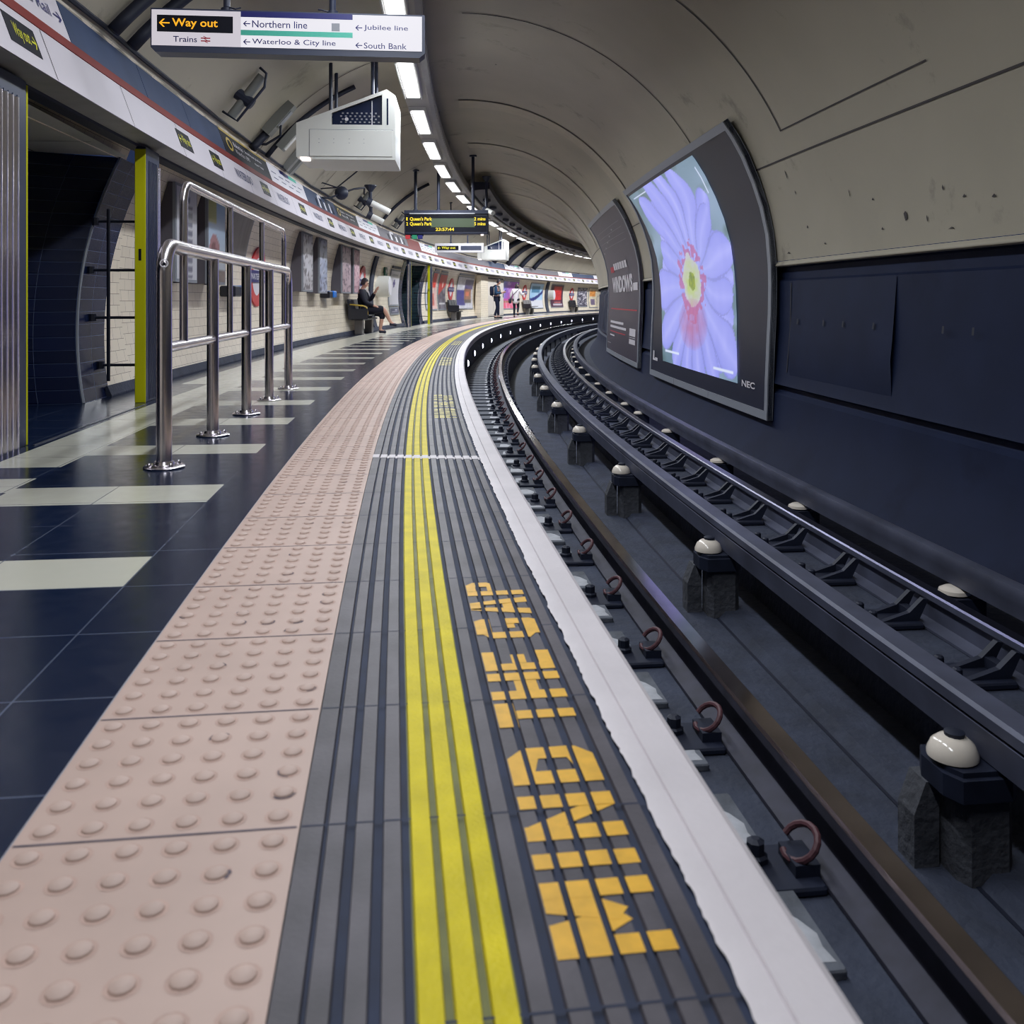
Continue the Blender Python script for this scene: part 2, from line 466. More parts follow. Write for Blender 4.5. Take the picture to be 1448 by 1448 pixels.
# platform wall of cream tiles, open at the two cross passages
OPEN = [(3.6, 7.3), (29.3, 31.6)]
g = G(); pr = [TC(a) for a in [-162.3-51.2*i/22 for i in range(23)]]
for a, b in ((S0, 3.1), (8.65, 28.8), (32.9, S1)): g.sweep(pr, a, b, 0.5, 0, closed=False)
hi = [TC(180-a) for a in [19.5+14*i/6 for i in range(7)]]
for a, b in OPEN: g.sweep(hi, a-0.6, b+1.0, 0.4, 0, closed=False)
# leaning strips of cream tile where the opening's edge follows the tunnel's curve
for a in (7.72, 31.97):
    n = 22; vs = []; 
    for i in range(n+1):
        p = pr[i]; sl = a+0.04+0.42*max(0, min(2, p[1]))
        g_s = min(sl, a+0.9)
        vs.append((W(g_s, *p), W(a+0.95, *p), g_s, a+0.95))
    for i in range(n):
        if pr[i][1] > 2.02: continue
        z0, z1 = pr[i][1], pr[i+1][1]
        g.face([vs[i][0], vs[i][1], vs[i+1][1], vs[i+1][0]], 0, [(vs[i][2], z0+.05), (vs[i][3], z0+.05), (vs[i+1][3], z1+.05), (vs[i+1][2], z1+.05)])
struct(g.build('wall_platform', ['cream_tile'], smooth=True, world=True))
g = G()
g.sweep([(-3.0, 0.0), (-3.0, 0.085), (-2.985, 0.09), (-2.95, 0.012), (-2.95, 0.0)], 7.9, 28.9, 0.5)
g.sweep([(-3.0, 0.0), (-3.0, 0.085), (-2.985, 0.09), (-2.95, 0.012), (-2.95, 0.0)], 32.2, S1, 0.5)
struct(g.build('baseboard_platform', 'track_dark', world=True))

# cross passages: dark tiled jambs, tiled edge trim on the platform wall, ceiling panels, back wall
def passage(sa, sb, tile, nm):
    g = G(); n = 20
    zs = [0+2.0*i/n for i in range(n+1)]
    for i in range(n):
        z0, z1 = zs[i], zs[i+1]
        e = lambda z: sb-0.1+0.36*z
        # jamb
        p0, p1 = W(e(z0), wall_d(z0), z0), W(e(z1), wall_d(z1), z1)
        q0, q1 = W(sb-0.6, -5.6, z0), W(sb-0.6, -5.6, z1)
        g.face([p0, p1, q1, q0], 0, [(0, z0), (0, z1), (2.6, z1), (2.6, z0)])
        # trim band on the wall face
        f = lambda z: sb+0.46+0.42*z
        a0, a1 = W(f(z0), wall_d(z0, RT-0.012), z0), W(f(z1), wall_d(z1, RT-0.012), z1)
        b0, b1 = W(e(z0), wall_d(z0, RT-0.012), z0), W(e(z1), wall_d(z1, RT-0.012), z1)
        g.face([b0, a0, a1, b1], 1, [(0, z0), (.6, z0), (.6, z1), (0, z1)])
        g.tube([W(e(z0), wall_d(z0, RT-0.014), z0), W(e(z1), wall_d(z1, RT-0.014), z1)], 0.012, 6, 3, caps=False)
        # near jamb and its trim
        p0, p1 = W(sa, wall_d(z0), z0), W(sa, wall_d(z1), z1)
        g.face([p0, p1, W(sa, -5.6, z1), W(sa, -5.6, z0)], 0, [(0, z0), (0, z1), (2.6, z1), (2.6, z0)])
        g.face([W(sa-.5, wall_d(z0, RT-.012), z0), W(sa, wall_d(z0, RT-.012), z0), W(sa, wall_d(z1, RT-.012), z1), W(sa-.5, wall_d(z1, RT-.012), z1)], 1, [(0, z0), (.5, z0), (.5, z1), (0, z1)])
    g.face([W(sa, -5.6, 0), W(sb, -5.6, 0), W(sb, -5.6, 2.0), W(sa, -5.6, 2.0)], 0, [(0, 0), (sb-sa, 0), (sb-sa, 2), (0, 2)])
    o = struct(g.build('wall_passage', [tile, 'trim_tile', 'ceiling_cream', 'frame_grey'], world=True))
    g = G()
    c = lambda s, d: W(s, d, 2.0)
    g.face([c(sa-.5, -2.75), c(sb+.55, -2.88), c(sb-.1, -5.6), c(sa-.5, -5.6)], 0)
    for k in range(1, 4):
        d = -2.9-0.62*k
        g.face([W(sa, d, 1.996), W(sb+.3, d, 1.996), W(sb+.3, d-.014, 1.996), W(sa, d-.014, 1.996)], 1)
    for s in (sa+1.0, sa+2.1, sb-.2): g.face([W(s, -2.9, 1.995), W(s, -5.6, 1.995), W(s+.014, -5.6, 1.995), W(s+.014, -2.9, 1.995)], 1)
    struct(g.build('ceiling_passage', ['passage_cream_lit', 'seam_dark'], world=True))
passage(3.6, 7.5, 'dark_tile', 'near')
passage(29.3, 31.75, 'teal_tile', 'far')

for nm, s in (('bounce_wall_behind', S0), ('wall_far', S1)):  # unseen end caps, added; the one behind is cream to bounce light
    g = G(); n = 40
    pts = [W(s, *TC(360*i/n, RT+0.1)) for i in range(n)]
    g.face(pts, 0); struct(g.build(nm, 'ceiling_cream', world=True))

# ------------------------------------------------------------------ the setting: floor and track bed
def floor_mat():
    m = bpy.data.materials.new('floor_tiles'); m.use_nodes = True
    nt = m.node_tree; b = nt.nodes['Principled BSDF']
    uv = nt.nodes.new('ShaderNodeUVMap')
    br = nt.nodes.new('ShaderNodeTexBrick'); br.offset = 0.0
    br.inputs['Scale'].default_value = 1; br.inputs['Brick Width'].default_value = 0.37; br.inputs['Row Height'].default_value = 0.436
    br.inputs['Mortar Size'].default_value = 0.0022; br.inputs['Mortar Smooth'].default_value = 0.1
    br.inputs['Color1'].default_value = (1, 1, 1, 1); br.inputs['Color2'].default_value = (0.8, 0.8, 0.8, 1); br.inputs['Mortar'].default_value = (0, 0, 0, 1)
    nt.links.new(uv.outputs['UV'], br.inputs['Vector'])
    at = nt.nodes.new('ShaderNodeVertexColor'); at.layer_name = 'print'
    mx = nt.nodes.new('ShaderNodeMix'); mx.data_type = 'RGBA'
    nt.links.new(br.outputs['Fac'], mx.inputs[0]); nt.links.new(at.outputs['Color'], mx.inputs[6]); mx.inputs[7].default_value = rgb(84, 92, 112)
    ns = nt.nodes.new('ShaderNodeTexNoise'); ns.inputs['Scale'].default_value = 14; ns.inputs['Detail'].default_value = 6
    nt.links.new(uv.outputs['UV'], ns.inputs['Vector'])
    mr = nt.nodes.new('ShaderNodeMapRange'); mr.inputs[3].default_value = 0.1; mr.inputs[4].default_value = 0.3
    nt.links.new(ns.outputs['Fac'], mr.inputs[0]); nt.links.new(mr.outputs[0], b.inputs['Roughness'])
    nt.links.new(mx.outputs[2], b.inputs['Base Color'])
    b.inputs['Specular IOR Level'].default_value = 0.45
    return m
M['floor_tiles'] = floor_mat()

def colour_mesh(o, cols):
    """per-corner colours given per face"""
    me = o.data
    ca = me.color_attributes.new('print', 'FLOAT_COLOR', 'CORNER')
    for p in me.polygons:
        for li in p.loop_indices: ca.data[li].color = cols[p.index]

NAVY, PALE = rgb(19, 31, 56), rgb(196, 194, 182)
g = G(); cols = []
def floor_patch(s0, s1, d0, d1, c):
    n0 = len(g.f); ns = max(1, int((s1-s0)/0.5))
    for i in range(ns):
        a, b = s0+(s1-s0)*i/ns, s0+(s1-s0)*(i+1)/ns
        g.face([W(a, d0), W(b, d0), W(b, d1), W(a, d1)], 0, [(a-2.69+0.003, d0+1.244), (b-2.69+0.003, d0+1.244), (b-2.69+.003, d1+1.244), (a-2.69+.003, d1+1.244)])
    cols.extend([c]*(len(g.f)-n0))
floor_patch(S0, S1, -1.244, -1.04, NAVY)
bars = [(2.69, 2.99), (3.77, 4.12), (4.94, 5.25)]
s = 6.06
while s < S1-1.5: bars.append((s, s+0.34)); s += 1.11
bars = [(-6.2, -5.9), (-5.1, -4.8), (-4, -3.7), (-2.9, -2.6), (-1.8, -1.5), (-.7, -.4), (.46, .78), (1.58, 1.89)]+bars
prev = S0
for a, b in bars:
    floor_patch(prev, a, -2.1, -1.244, NAVY); floor_patch(a, b, -2.1, -1.244, PALE); prev = b
floor_patch(prev, S1, -2.1, -1.244, NAVY)
floor_patch(S0, 4.03, -2.45, -2.1, NAVY); floor_patch(4.03, 4.34, -2.45, -2.1, PALE); floor_patch(4.34, 4.62, -2.45, -2.1, NAVY)
floor_patch(4.62, S1, -2.45, -2.1, PALE)
floor_patch(S0, 9.0, -3.1, -2.45, NAVY); floor_patch(9.0, S1, -2.7, -2.45, PALE); floor_patch(9.0, S1, -3.1, -2.7, NAVY)
for a, b in OPEN: floor_patch(a-.8, b+.8, -5.7, -3.1, NAVY)
fl = g.build('floor', ['floor_tiles'], world=True); colour_mesh(fl, cols); struct(fl)
g = G(); g.sweep([(-2.50, 0.001), (-2.50, 0.005), (-2.488, 0.005), (-2.488, 0.001)], 5.3, 7.3, 0.4, closed=False)
g.build('trim_1', 'brushed_steel', world=True)['kind'] = 'structure'

g = G()
g.sweep([(-0.045, -0.09), (-0.06, -0.12), (-0.06, -0.58)], S0, S1, 0.5, 0, closed=False)
struct(g.build('wall_platform_face', ['track_dark'], world=True))
g = G()
g.sweep([(-0.2, -0.565), (0.66, -0.565), (0.70, -0.6), (0.72, -1.03), (1.30, -1.03), (1.34, -0.99), (1.60, -0.99), (1.62, -0.80), (1.66, -0.765), (2.18, -0.765), (2.20, -0.82), (3.0, -0.84)], S0, S1, 0.5, 0, closed=False)
g.sweep([(1.285, -1.026), (1.30, -1.026)], S0, S1, .5, 1, closed=False)
struct(g.build('floor_trackbed', ['track_ledge', 'cable_black'], world=True))

# ------------------------------------------------------------------ platform edge paving
tp = G()
EDGE_R, EDGE_L = -0.637, -1.04
tp.sweep([(EDGE_L, 0.0), (EDGE_L, 0.012), (EDGE_L+0.006, 0.014), (EDGE_R, 0.014), (EDGE_R, 0.0)], S0, S1, 0.4, 0)
tile_s = [1.01-0.4*k for k in range(1, 25)]+[1.01+0.4*k for k in range(0, 150)]
for s in tile_s:
    if -3 < s < 45: tp.sweep([(EDGE_L+.004, 0.0146), (EDGE_R-.004, 0.0146)], s-0.0025, s+0.0025, 1, 1, closed=False)
for s in tile_s:
    if s > 36 or s < 0.3: continue
    n = 12 if s < 6 else (8 if s < 15 else 5)
    for i in range(6):
        for j in range(6):
            c = W(s+0.0333+0.0667*i, EDGE_L+0.0355+0.0667*j, 0.0135)
            vs = []; fs = []
            rings = ((0.0165, 0), (0.0148, 0.0036), (0.0105, 0.006), (0.004, 0.007))
            if s < 8: tp.raw([(c.x+r*cos(2*pi*q/n), c.y+r*sin(2*pi*q/n), .0143+.0002*(q % 2)) for r in (.0160, .0215) for q in range(n)], [(q, (q+1) % n, n+(q+1) % n, n+q) for q in range(n)], 2)
            for r, h in rings:
                for q in range(n): vs.append((c.x+r*cos(2*pi*q/n), c.y+r*sin(2*pi*q/n), c.z+h))
            for k in range(3):
                for q in range(n): fs.append((k*n+q, k*n+(q+1) % n, (k+1)*n+(q+1) % n, (k+1)*n+q))
            fs.append(tuple(range(3*n, 4*n)))
            tp.raw(vs, fs, 0)
for s in range(-2, 28): tp.sweep([(EDGE_L-.010, 0.0022), (EDGE_L-.001, 0.0022)], s, s+1, 1, 3, closed=False)
for k in range(150):
    s = rng.uniform(.85, 7) if k < 110 else rng.uniform(7, 16)
    i = math.floor((s-1.01)/.0667); s = 1.01+.0667*i+.0333; d = EDGE_L+.0355+.0667*min(5, int(rng.random()**.7*6))
    if rng.random() < .45: continue
    c = W(s, d, .0147); a0 = rng.uniform(0, 6.28); span = rng.uniform(.8, 3.2); w_ = rng.uniform(.002, .006); n = 6
    pts = [(c.x+(.0165+w_*(.4+.6*rng.random()))*cos(a0+span*q/n), c.y+(.0165+w_*(.4+.6*rng.random()))*sin(a0+span*q/n), c.z) for q in range(n+1)]+[(c.x+.0155*cos(a0+span*q/n), c.y+.0155*sin(a0+span*q/n), c.z) for q in range(n, -1, -1)]
    tp.face(pts, 1)
tag(tp.build('tactile_paving', ['pink_paving', 'stain_dark', 'pink_grime', 'pale_edge'], smooth=True, world=True, auto=35), 'pale pink blistered tactile paving strip between dark floor tiles and ribbed edging', 'paving')

PITCH = 0.527/13
def rib_d(i): return EDGE_R+PITCH*i
edging = thing('ribbed_edging', 'ribbed grey edging strip with a yellow line and yellow stencilled warning', 'paving', 4.0, -0.37, 0)
g = G()
g.sweep([(EDGE_R, 0.0), (EDGE_R, 0.008), (-0.10, 0.008), (-0.10, 0.0)], S0, S1, 0.5, 1)
g.sweep([(rib_d(4)-.002, 0.0082), (rib_d(7)-.008, 0.0082)], S0, S1, 0.5, 2, closed=False)
YEL = (4, 5, 6)
for i in range(13):
    if i in YEL: continue
    a, b = rib_d(i), rib_d(i)+PITCH-0.0125
    if i == 0: b = rib_d(1)-0.004
    g.sweep([(a, 0.008), (a+.002, 0.0145), (b-.002, 0.0145), (b, 0.008)], S0, S1, 0.5, 0, closed=False)
for s in tile_s:
    if -2 < s < 40: g.sweep([(EDGE_R+.003, 0.0148), (-0.112, 0.0148)], s-0.002, s+0.002, 1, 1, closed=False)
g.build('ribbed_tread', ['rib_grey', 'groove', 'yellow_groove'], edging, world=True)
g = G()
for i in YEL:
    a, b = rib_d(i), rib_d(i)+PITCH-0.0095
    g.sweep([(a, 0.008), (a+.002, 0.0150), (b-.002, 0.0150), (b, 0.008)], S0, S1, 0.5, 0, closed=False)
g.build('yellow_line', ['yellow_paint'], edging, world=True)
g = G()
for i in range(13):
    a, b = rib_d(i)-.001, rib_d(i)+PITCH-0.0105
    s = 4.70+0.004*i-0.012*i
    g.sweep([(a, 0.0152), (b, 0.0152)], s-0.045, s+0.045, 1, 0, closed=False)
    g.sweep([(b, 0.0095), (a+PITCH, 0.0095)], s-0.04, s+0.035, 1, 0, closed=False)
g.build('white_cross_line', ['white_paint'], edging, world=True, label='white painted line across the ribs')

# the stencilled letters: each is a set of polygons in a unit cell, cut into blocks by the ribs
LET = {
 'M': [[(0,0),(.24,0),(.24,1),(0,1)], [(.76,0),(1,0),(1,1),(.76,1)], [(.2,1),(.42,1),(.58,.42),(.42,.3),(.2,.62)], [(.8,1),(.58,1),(.42,.42),(.58,.3),(.8,.62)]],
 'I': [[(0,0),(1,0),(1,1),(0,1)]],
 'N': [[(0,0),(.3,0),(.3,1),(0,1)], [(.7,0),(1,0),(1,1),(.7,1)], [(.28,1),(.28,.62),(.72,0),(.72,.38)]],
 'D': [[(0,0),(.33,0),(.33,1),(0,1)], [(.33,0),(.72,0),(1,.2),(1,.42),(.68,.34),(.33,.27)], [(.33,1),(.72,1),(1,.8),(1,.58),(.68,.66),(.33,.73)], [(.68,.3),(1,.3),(1,.7),(.68,.7)]],
 'T': [[(.33,0),(.67,0),(.67,.75),(.33,.75)], [(0,.76),(1,.76),(1,1),(0,1)]],
 'H': [[(0,0),(.3,0),(.3,1),(0,1)], [(.7,0),(1,0),(1,1),(.7,1)], [(.3,.36),(.7,.36),(.7,.66),(.3,.66)]],
 'E': [[(0,0),(.34,0),(.34,1),(0,1)], [(.34,0),(1,0),(1,.22),(.34,.22)], [(.34,.4),(.8,.4),(.8,.6),(.34,.6)], [(.34,.78),(1,.78),(1,1),(.34,1)]],
 'G': [[(0,.2),(.3,.05),(.3,.95),(0,.8)], [(.2,0),(.9,0),(1,.12),(1,.24),(.2,.24)], [(.2,1),(.9,1),(1,.88),(1,.76),(.2,.76)], [(.72,.1),(1,.1),(1,.5),(.72,.5)], [(.5,.38),(.8,.38),(.8,.52),(.5,.52)]],
 'A': [[(0,0),(.3,0),(.42,.7),(.38,1),(.3,1)], [(1,0),(.7,0),(.58,.7),(.62,1),(.7,1)], [(.28,.24),(.72,.24),(.68,.46),(.32,.46)], [(.3,.8),(.7,.8),(.66,1),(.34,1)]],
 'P': [[(0,0),(.32,0),(.32,1),(0,1)], [(.32,1),(.8,1),(1,.88),(1,.62),(.8,.5),(.32,.5),(.32,.64),(.66,.64),(.66,.84),(.32,.84)]],
}
SPAN = [('M',1.087,1.231),('I',1.261,1.295),('N',1.328,1.448),('D',1.483,1.604),('T',1.685,1.785),('H',1.804,1.930),('E',1.946,2.050),('G',2.133,2.262),('A',2.292,2.425),('P',2.445,2.555)]
def clip(poly, lo, hi, ax=1):
    for sgn, lim in ((1, lo), (-1, hi)):
        out = []
        for i in range(len(poly)):
            a, b = poly[i], poly[(i+1) % len(poly)]
            fa, fb = sgn*(a[ax]-lim), sgn*(b[ax]-lim)
            if fa >= 0: out.append(a)
            if fa*fb < 0:
                t = fa/(fa-fb); out.append((a[0]+(b[0]-a[0])*t, a[1]+(b[1]-a[1])*t))
        poly = out
        if len(poly) < 3: return []
    return poly
def stencil(off, scale_s, m, lbl):
    k = 0
    for ch, sa, sb in SPAN:
        g = G()
        for pl in LET[ch]:
            # y=0 at the rib nearest the track (i=11), y=1 on the platform side (i=8)
            pts = [(sa+(sb-sa)*x, rib_d(12)-0.006-(4*PITCH-0.010)*y) for x, y in pl]
            for i in range(8, 12):
                c = clip(pts, rib_d(i)-0.001, rib_d(i)+PITCH-0.0105)
                if c:
                    k += 1; zz = 0.0152+0.0001*(k % 9)
                    g.face([W(off+(x-1.087)*scale_s+1.087, y, zz) for x, y in c], 0)
        g.build('stencilled_letter', [m], edging, world=True, label=lbl % ch)
stencil(0, 1.0, 'letter_yellow', 'worn yellow stencilled letter %s in the near warning')
stencil(5.08, 1.04, 'letter_pale', 'faded stencilled letter %s beyond the white cross line')
stencil(10.1, 1.06, 'letter_pale', 'faint far stencilled letter %s')
stencil(15.2, 1.06, 'letter_pale', 'faintest farthest stencilled letter %s')

g = G()
ss = [S0+.3*i for i in range(29)]+[-.3+.012*i for i in range(0, 560)]
while ss[-1] < S1-.1: ss.append(ss[-1]+.3)
vs = []; jj = 0
for s in ss:
    jj = .6*jj+rng.uniform(-0.0024, 0.0024) if s < 6.5 else 0
    for d, z in ((-0.112+jj, 0.0153), (-0.104, 0.0168), (-0.0745, 0.0168), (-0.073, 0.0152), (-0.0705, 0.0192), (-0.012, 0.0192), (0.0, 0.012), (0.002, -0.03), (-0.004, -0.09), (-0.06, -0.10)):
        vs.append(W(s, d, z))
k = 10
g.raw(vs, [(i*k+j, i*k+j+1, (i+1)*k+j+1, (i+1)*k+j) for i in range(len(ss)-1) for j in range(k-1)])
tag(g.build('platform_nosing', ['white_paint'], smooth=True, world=True, auto=30), 'white painted nosing along the edge of the platform above the track', 'platform edge')

# ------------------------------------------------------------------ track
def rail_prof(d, zf, h, head=0.07, foot=0.13, web=0.018, m0=0, m1=1):
    c = d+head/2; zt = zf+h
    return [(c-foot/2, zf, m0), (c-foot/2, zf+.012, m0), (c-web/2, zf+.03, m0), (c-web/2, zt-.045, m0), (d, zt-.035, m0), (d, zt-.008, m1), (d+.008, zt, m1), (d+head-.008, zt, m1), (d+head, zt-.008, m0), (d+head, zt-.035, m0), (c+web/2, zt-.045, m0), (c+web/2, zf+.03, m0), (c+foot/2, zf+.012, m0), (c+foot/2, zf, m0)]
g = G(); g.sweep(rail_prof(0.515, -0.562, 0.155), S0, S1, 0.4)
tag(g.build('running_rail', ['rust', 'rail_head'], world=True, smooth=True, auto=25), 'worn running rail with a shiny head nearest the platform edge', 'rail')
g = G(); g.sweep(rail_prof(2.00, -0.762, 0.165), S0, S1, 0.4)
tag(g.build('running_rail', ['rail_steel', 'rail_head_dull'], world=True, smooth=True, auto=25), 'dark running rail held by iron chairs on the far side of the pit', 'rail')
cond = [(1.35, -0.664, 0), (1.337, -0.56, 0), (1.355, -0.556, 0), (1.355, -0.55, 0), (1.335, -0.546, 0), (1.335, -0.512, 0), (1.347, -0.50, 1), (1.435, -0.50, 1), (1.447, -0.512, 0), (1.44, -0.664, 0)]
g = G(); g.sweep(cond, S0, S1, 0.4)
tag(g.build('conductor_rail', ['rail_steel', 'rail_steel'], world=True, smooth=True, auto=25), 'thick dark conductor rail carried on stumps down the middle of the pit', 'rail')
g = G(); g.sweep([(2.31, -0.664), (2.305, -0.60), (2.29, -0.56), (2.30, -0.525), (2.36, -0.52), (2.41, -0.545), (2.40, -0.664)], S0, S1, 0.4)
tag(g.build('conductor_rail', ['rail_steel'], world=True, smooth=True, auto=40), 'dark outer conductor rail running at the foot of the navy wall', 'rail')

# iron chairs under the far running rail
c0 = thing('rail_chair', '', 'rail chair', 3.59, 1.83, -0.765, 'iron chairs under the far running rail')
g = G(); g.bbox(-0.16, 0.135, -0.115, 0.115, 0.0, 0.03, 0.008); g.build('base_plate', 'iron_dark', c0)
g = G()
for y in (-0.075, 0.045): g.prism([(-0.06, 0.028), (0.125, 0.028), (0.175, 0.13), (0.15, 0.135), (0.08, 0.07)], y, y+0.03)
g.box(0.09, 0.132, -0.06, 0.06, 0.028, 0.075); g.build('jaw', 'iron_dark', c0)
for y in (-0.07, 0.06):
    g = G(); g.lathe([(0.028, 0), (0.028, 0.018), (0.02, 0.022), (0.02, 0.05), (0.012, 0.056)], (-0.1, y, 0.028), 8); g.build('bolt', 'iron_dark', c0)
pos = [3.59-0.695*k for k in range(1, 2)]+[3.59+0.695*k for k in range(0, 44)]
pos.sort()
for i, s in enumerate(pos):
    lb = nth(i)+' iron chair from the camera holding the far running rail'
    if abs(s-3.59) < 1e-6: c0['label'] = lb
    else: dup(c0, s, 1.83, -0.765, lb)

# spring-clip chairs beside the near running rail
c0 = thing('rail_fastening', '', 'rail clip', 2.11, 0.44, -0.565, 'spring clips beside the near running rail')
g = G(); g.bbox(-0.13, 0.042, -0.09, 0.09, 0.0, 0.022, 0.006); g.box(-0.02, 0.04, -0.05, 0.05, 0.02, 0.05); g.build('base_plate', 'iron_dark', c0)
g = G()
pth = []
for q in range(15):
    t = 2*pi*q/14*0.86+2.6
    pth.append((0.012+0.030*cos(t)-0.01*sin(t), 0.050*sin(t), 0.075+0.034*cos(t)))
g.tube(pth, 0.0085, 8); g.build('spring_clip', 'clip_red', c0)
g = G(); g.lathe([(0.03, 0), (0.03, 0.015), (0.022, 0.02), (0.022, 0.048), (0.01, 0.055)], (-0.085, 0.03, 0.02), 8); g.build('bolt', 'iron_dark', c0)
g = G(); g.lathe([(0.024, 0), (0.024, 0.03), (0.012, 0.042)], (0.215, 0.0, 0.0), 8); g.box(0.18, 0.25, -0.05, 0.05, -0.001, 0.014); g.build('outer_bolt', 'iron_dark', c0)
for i, s in enumerate([1.45]+[2.11+0.668*k for k in range(0, 66)]):
    lb = nth(i)+' spring clip from the camera beside the near rail'
    if s == 2.11: c0['label'] = lb
    else: dup(c0, s, 0.44, -0.565, lb)

# concrete sleeper ends showing between the platform and the near rail
pr = G(); pr.bbox(-0.16, 0.20, -0.13, 0.13, 0.0, 0.022, 0.004)
pr.face([(0.085, -0.10, 0.0226), (0.188, -0.105, 0.0226), (0.18, -0.06, 0.0226), (0.186, -0.02, 0.0226), (0.165, 0.03, 0.0226), (0.14, 0.06, 0.0226), (0.10, 0.05, 0.0226)], 1)
sl0 = pr.build('sleeper_end', ['sleeper_grey', 'white_smear'])
for i in range(104):
    s = 1.48+0.418*i
    o = sl0 if i == 0 else sl0.copy()
    if i: COL.objects.link(o)
    o.location = W(s, 0.2, -0.567); o.rotation_euler = (0, 0, -ang(s))
    tag(o, nth(i)+' grey sleeper end from the camera under the platform edge, smeared white', 'sleeper', 'sleeper ends along the platform edge')

# stumps with porcelain insulators under the middle conductor rail
def lathe_obj(name, prof, m, parent, c=(0,0,0), n=20, sm=True, auto=45):
    g = G(); g.lathe(prof, c, n); return g.build(name, m, parent, smooth=sm, auto=auto)
st0 = thing('insulator_stump', '', 'insulator', 2.80, 1.34, -1.03, 'insulator stumps along the middle conductor rail')
g = G()
ch = [(-0.10,-0.12),(0.06,-0.12),(0.10,-0.08),(0.10,0.08),(0.06,0.12),(-0.10,0.12),(-0.13,0.06),(-0.13,-0.06)]
g.prism_z([(x*0.78+.01, y*.8) for x, y in ch], 0.0, 0.29)
g.build('post', 'stump', st0)
g = G(); g.prism_z([(x*1.02-.01, y*1.02) for x, y in ch], 0.275, 0.345); g.prism_z([(x*.85-.015, y*.85) for x, y in ch], 0.345, 0.361); g.build('cap_plate', 'iron_dark', st0)
g = G(); g.prism([(-0.19, 0), (-0.105, 0), (-0.105, .275), (-0.15, .275), (-0.19, .17)], 0.02, 0.12); g.build('side_block', 'stump', st0)
lathe_obj('insulator', [(0.062, 0.36), (0.078, 0.366), (0.078, 0.380), (0.066, 0.408), (0.044, 0.426), (0.026, 0.431)], 'porcelain', st0, (-0.072, 0, 0), 24)
lathe_obj('iron_cap', [(0.03, 0.428), (0.032, 0.442), (0.02, 0.448)], 'iron_dark', st0, (-0.066, 0, 0), 12)
for i in range(18):
    s = 2.80+2.49*i
    lb = nth(i)+' stump with a white insulator from the camera, under the middle rail'
    if i == 0: st0['label'] = lb
    else: dup(st0, s, 1.34, -1.03, lb)

in0 = thing('pot_insulator', '', 'insulator', 4.5, 2.33, -0.818, 'insulators along the outer conductor rail')
g = G(); g.prism_z([(-0.09,-0.1),(0.09,-0.1),(0.09,0.1),(-0.09,0.1)], 0.0, 0.11); g.build('base_block', 'iron_dark', in0)
lathe_obj('insulator', [(0.06, 0.11), (0.078, 0.118), (0.074, 0.135), (0.05, 0.148), (0.03, 0.15)], 'porcelain', in0, (-0.02, 0, 0), 20)
lathe_obj('foot_bolt', [(0.02, 0), (0.02, 0.02), (0.01, 0.03)], 'porcelain', in0, (-0.1, -0.05, 0.0), 8)
for i, s in enumerate([4.47, 6.50, 8.45, 10.46, 12.2, 13.3, 14.95, 16.6, 18.6, 20.6, 22.6, 24.6, 26.6, 28.6, 30.6, 32.6]):
    lb = nth(i)+' cream insulator from the camera along the outer conductor rail'
    if i == 0: in0['label'] = lb
    else: dup(in0, s, 2.33, -0.818, lb)

# lamps under the nosing
lp0 = thing('gap_light', '', 'lamp', 13.6, -0.06, -0.36, 'white lamps in the face under the platform edge')
g = G(); g.bbox(0.0, 0.03, -0.12, 0.12, -0.05, 0.09, 0.01); g.build('housing', 'device_dark', lp0)
lathe_obj('lens', [(0.058, 0), (0.055, 0.012), (0.03, 0.024)], 'gap_lamp', lp0, (0, 0, 0), 14).rotation_euler = (0, pi/2, 0)
lp0.children[-1].location = (0.03, 0, 0.02)
for i in range(16):
    s = 13.6+3.22*i
    lb = nth(i)+' bright white lamp from the camera under the platform edge'
    if i == 0: lp0['label'] = lb
    else: dup(lp0, s, -0.06, -0.36, lb)

# ------------------------------------------------------------------ lighting trunking and lamps
g = G()
g.sweep([(-0.83, 3.60), (-0.83, 3.78), (-0.44, 3.78), (-0.44, 3.60), (-0.50, 3.575), (-0.77, 3.575)], S0, S1, 0.45)
for s in range(-8, 74, 3):
    for d in (-0.76, -0.5):
        q = sqrt((RT-.005)**2-(d-DC)**2)+ZT
        g.raw(*[x for x in ((lambda a: ([a[0]]+a[1:], [(0,3,2,1),(4,5,6,7),(0,1,5,4),(1,2,6,5),(2,3,7,6),(3,0,4,7)]))([W(s+u, d+v, z) for z in (3.77, q) for u, v in ((-.02,-.02),(.02,-.02),(.02,.02),(-.02,.02))]))])
g.sweep([(-0.442, 3.62), (-0.428, 3.62), (-0.428, 3.70), (-0.442, 3.70)], S0, S1, 0.45)
tag(g.build('light_trunking', ['trunking_grey'], world=True), 'long grey trunking hung under the crown of the tunnel carrying the lights', 'trunking')

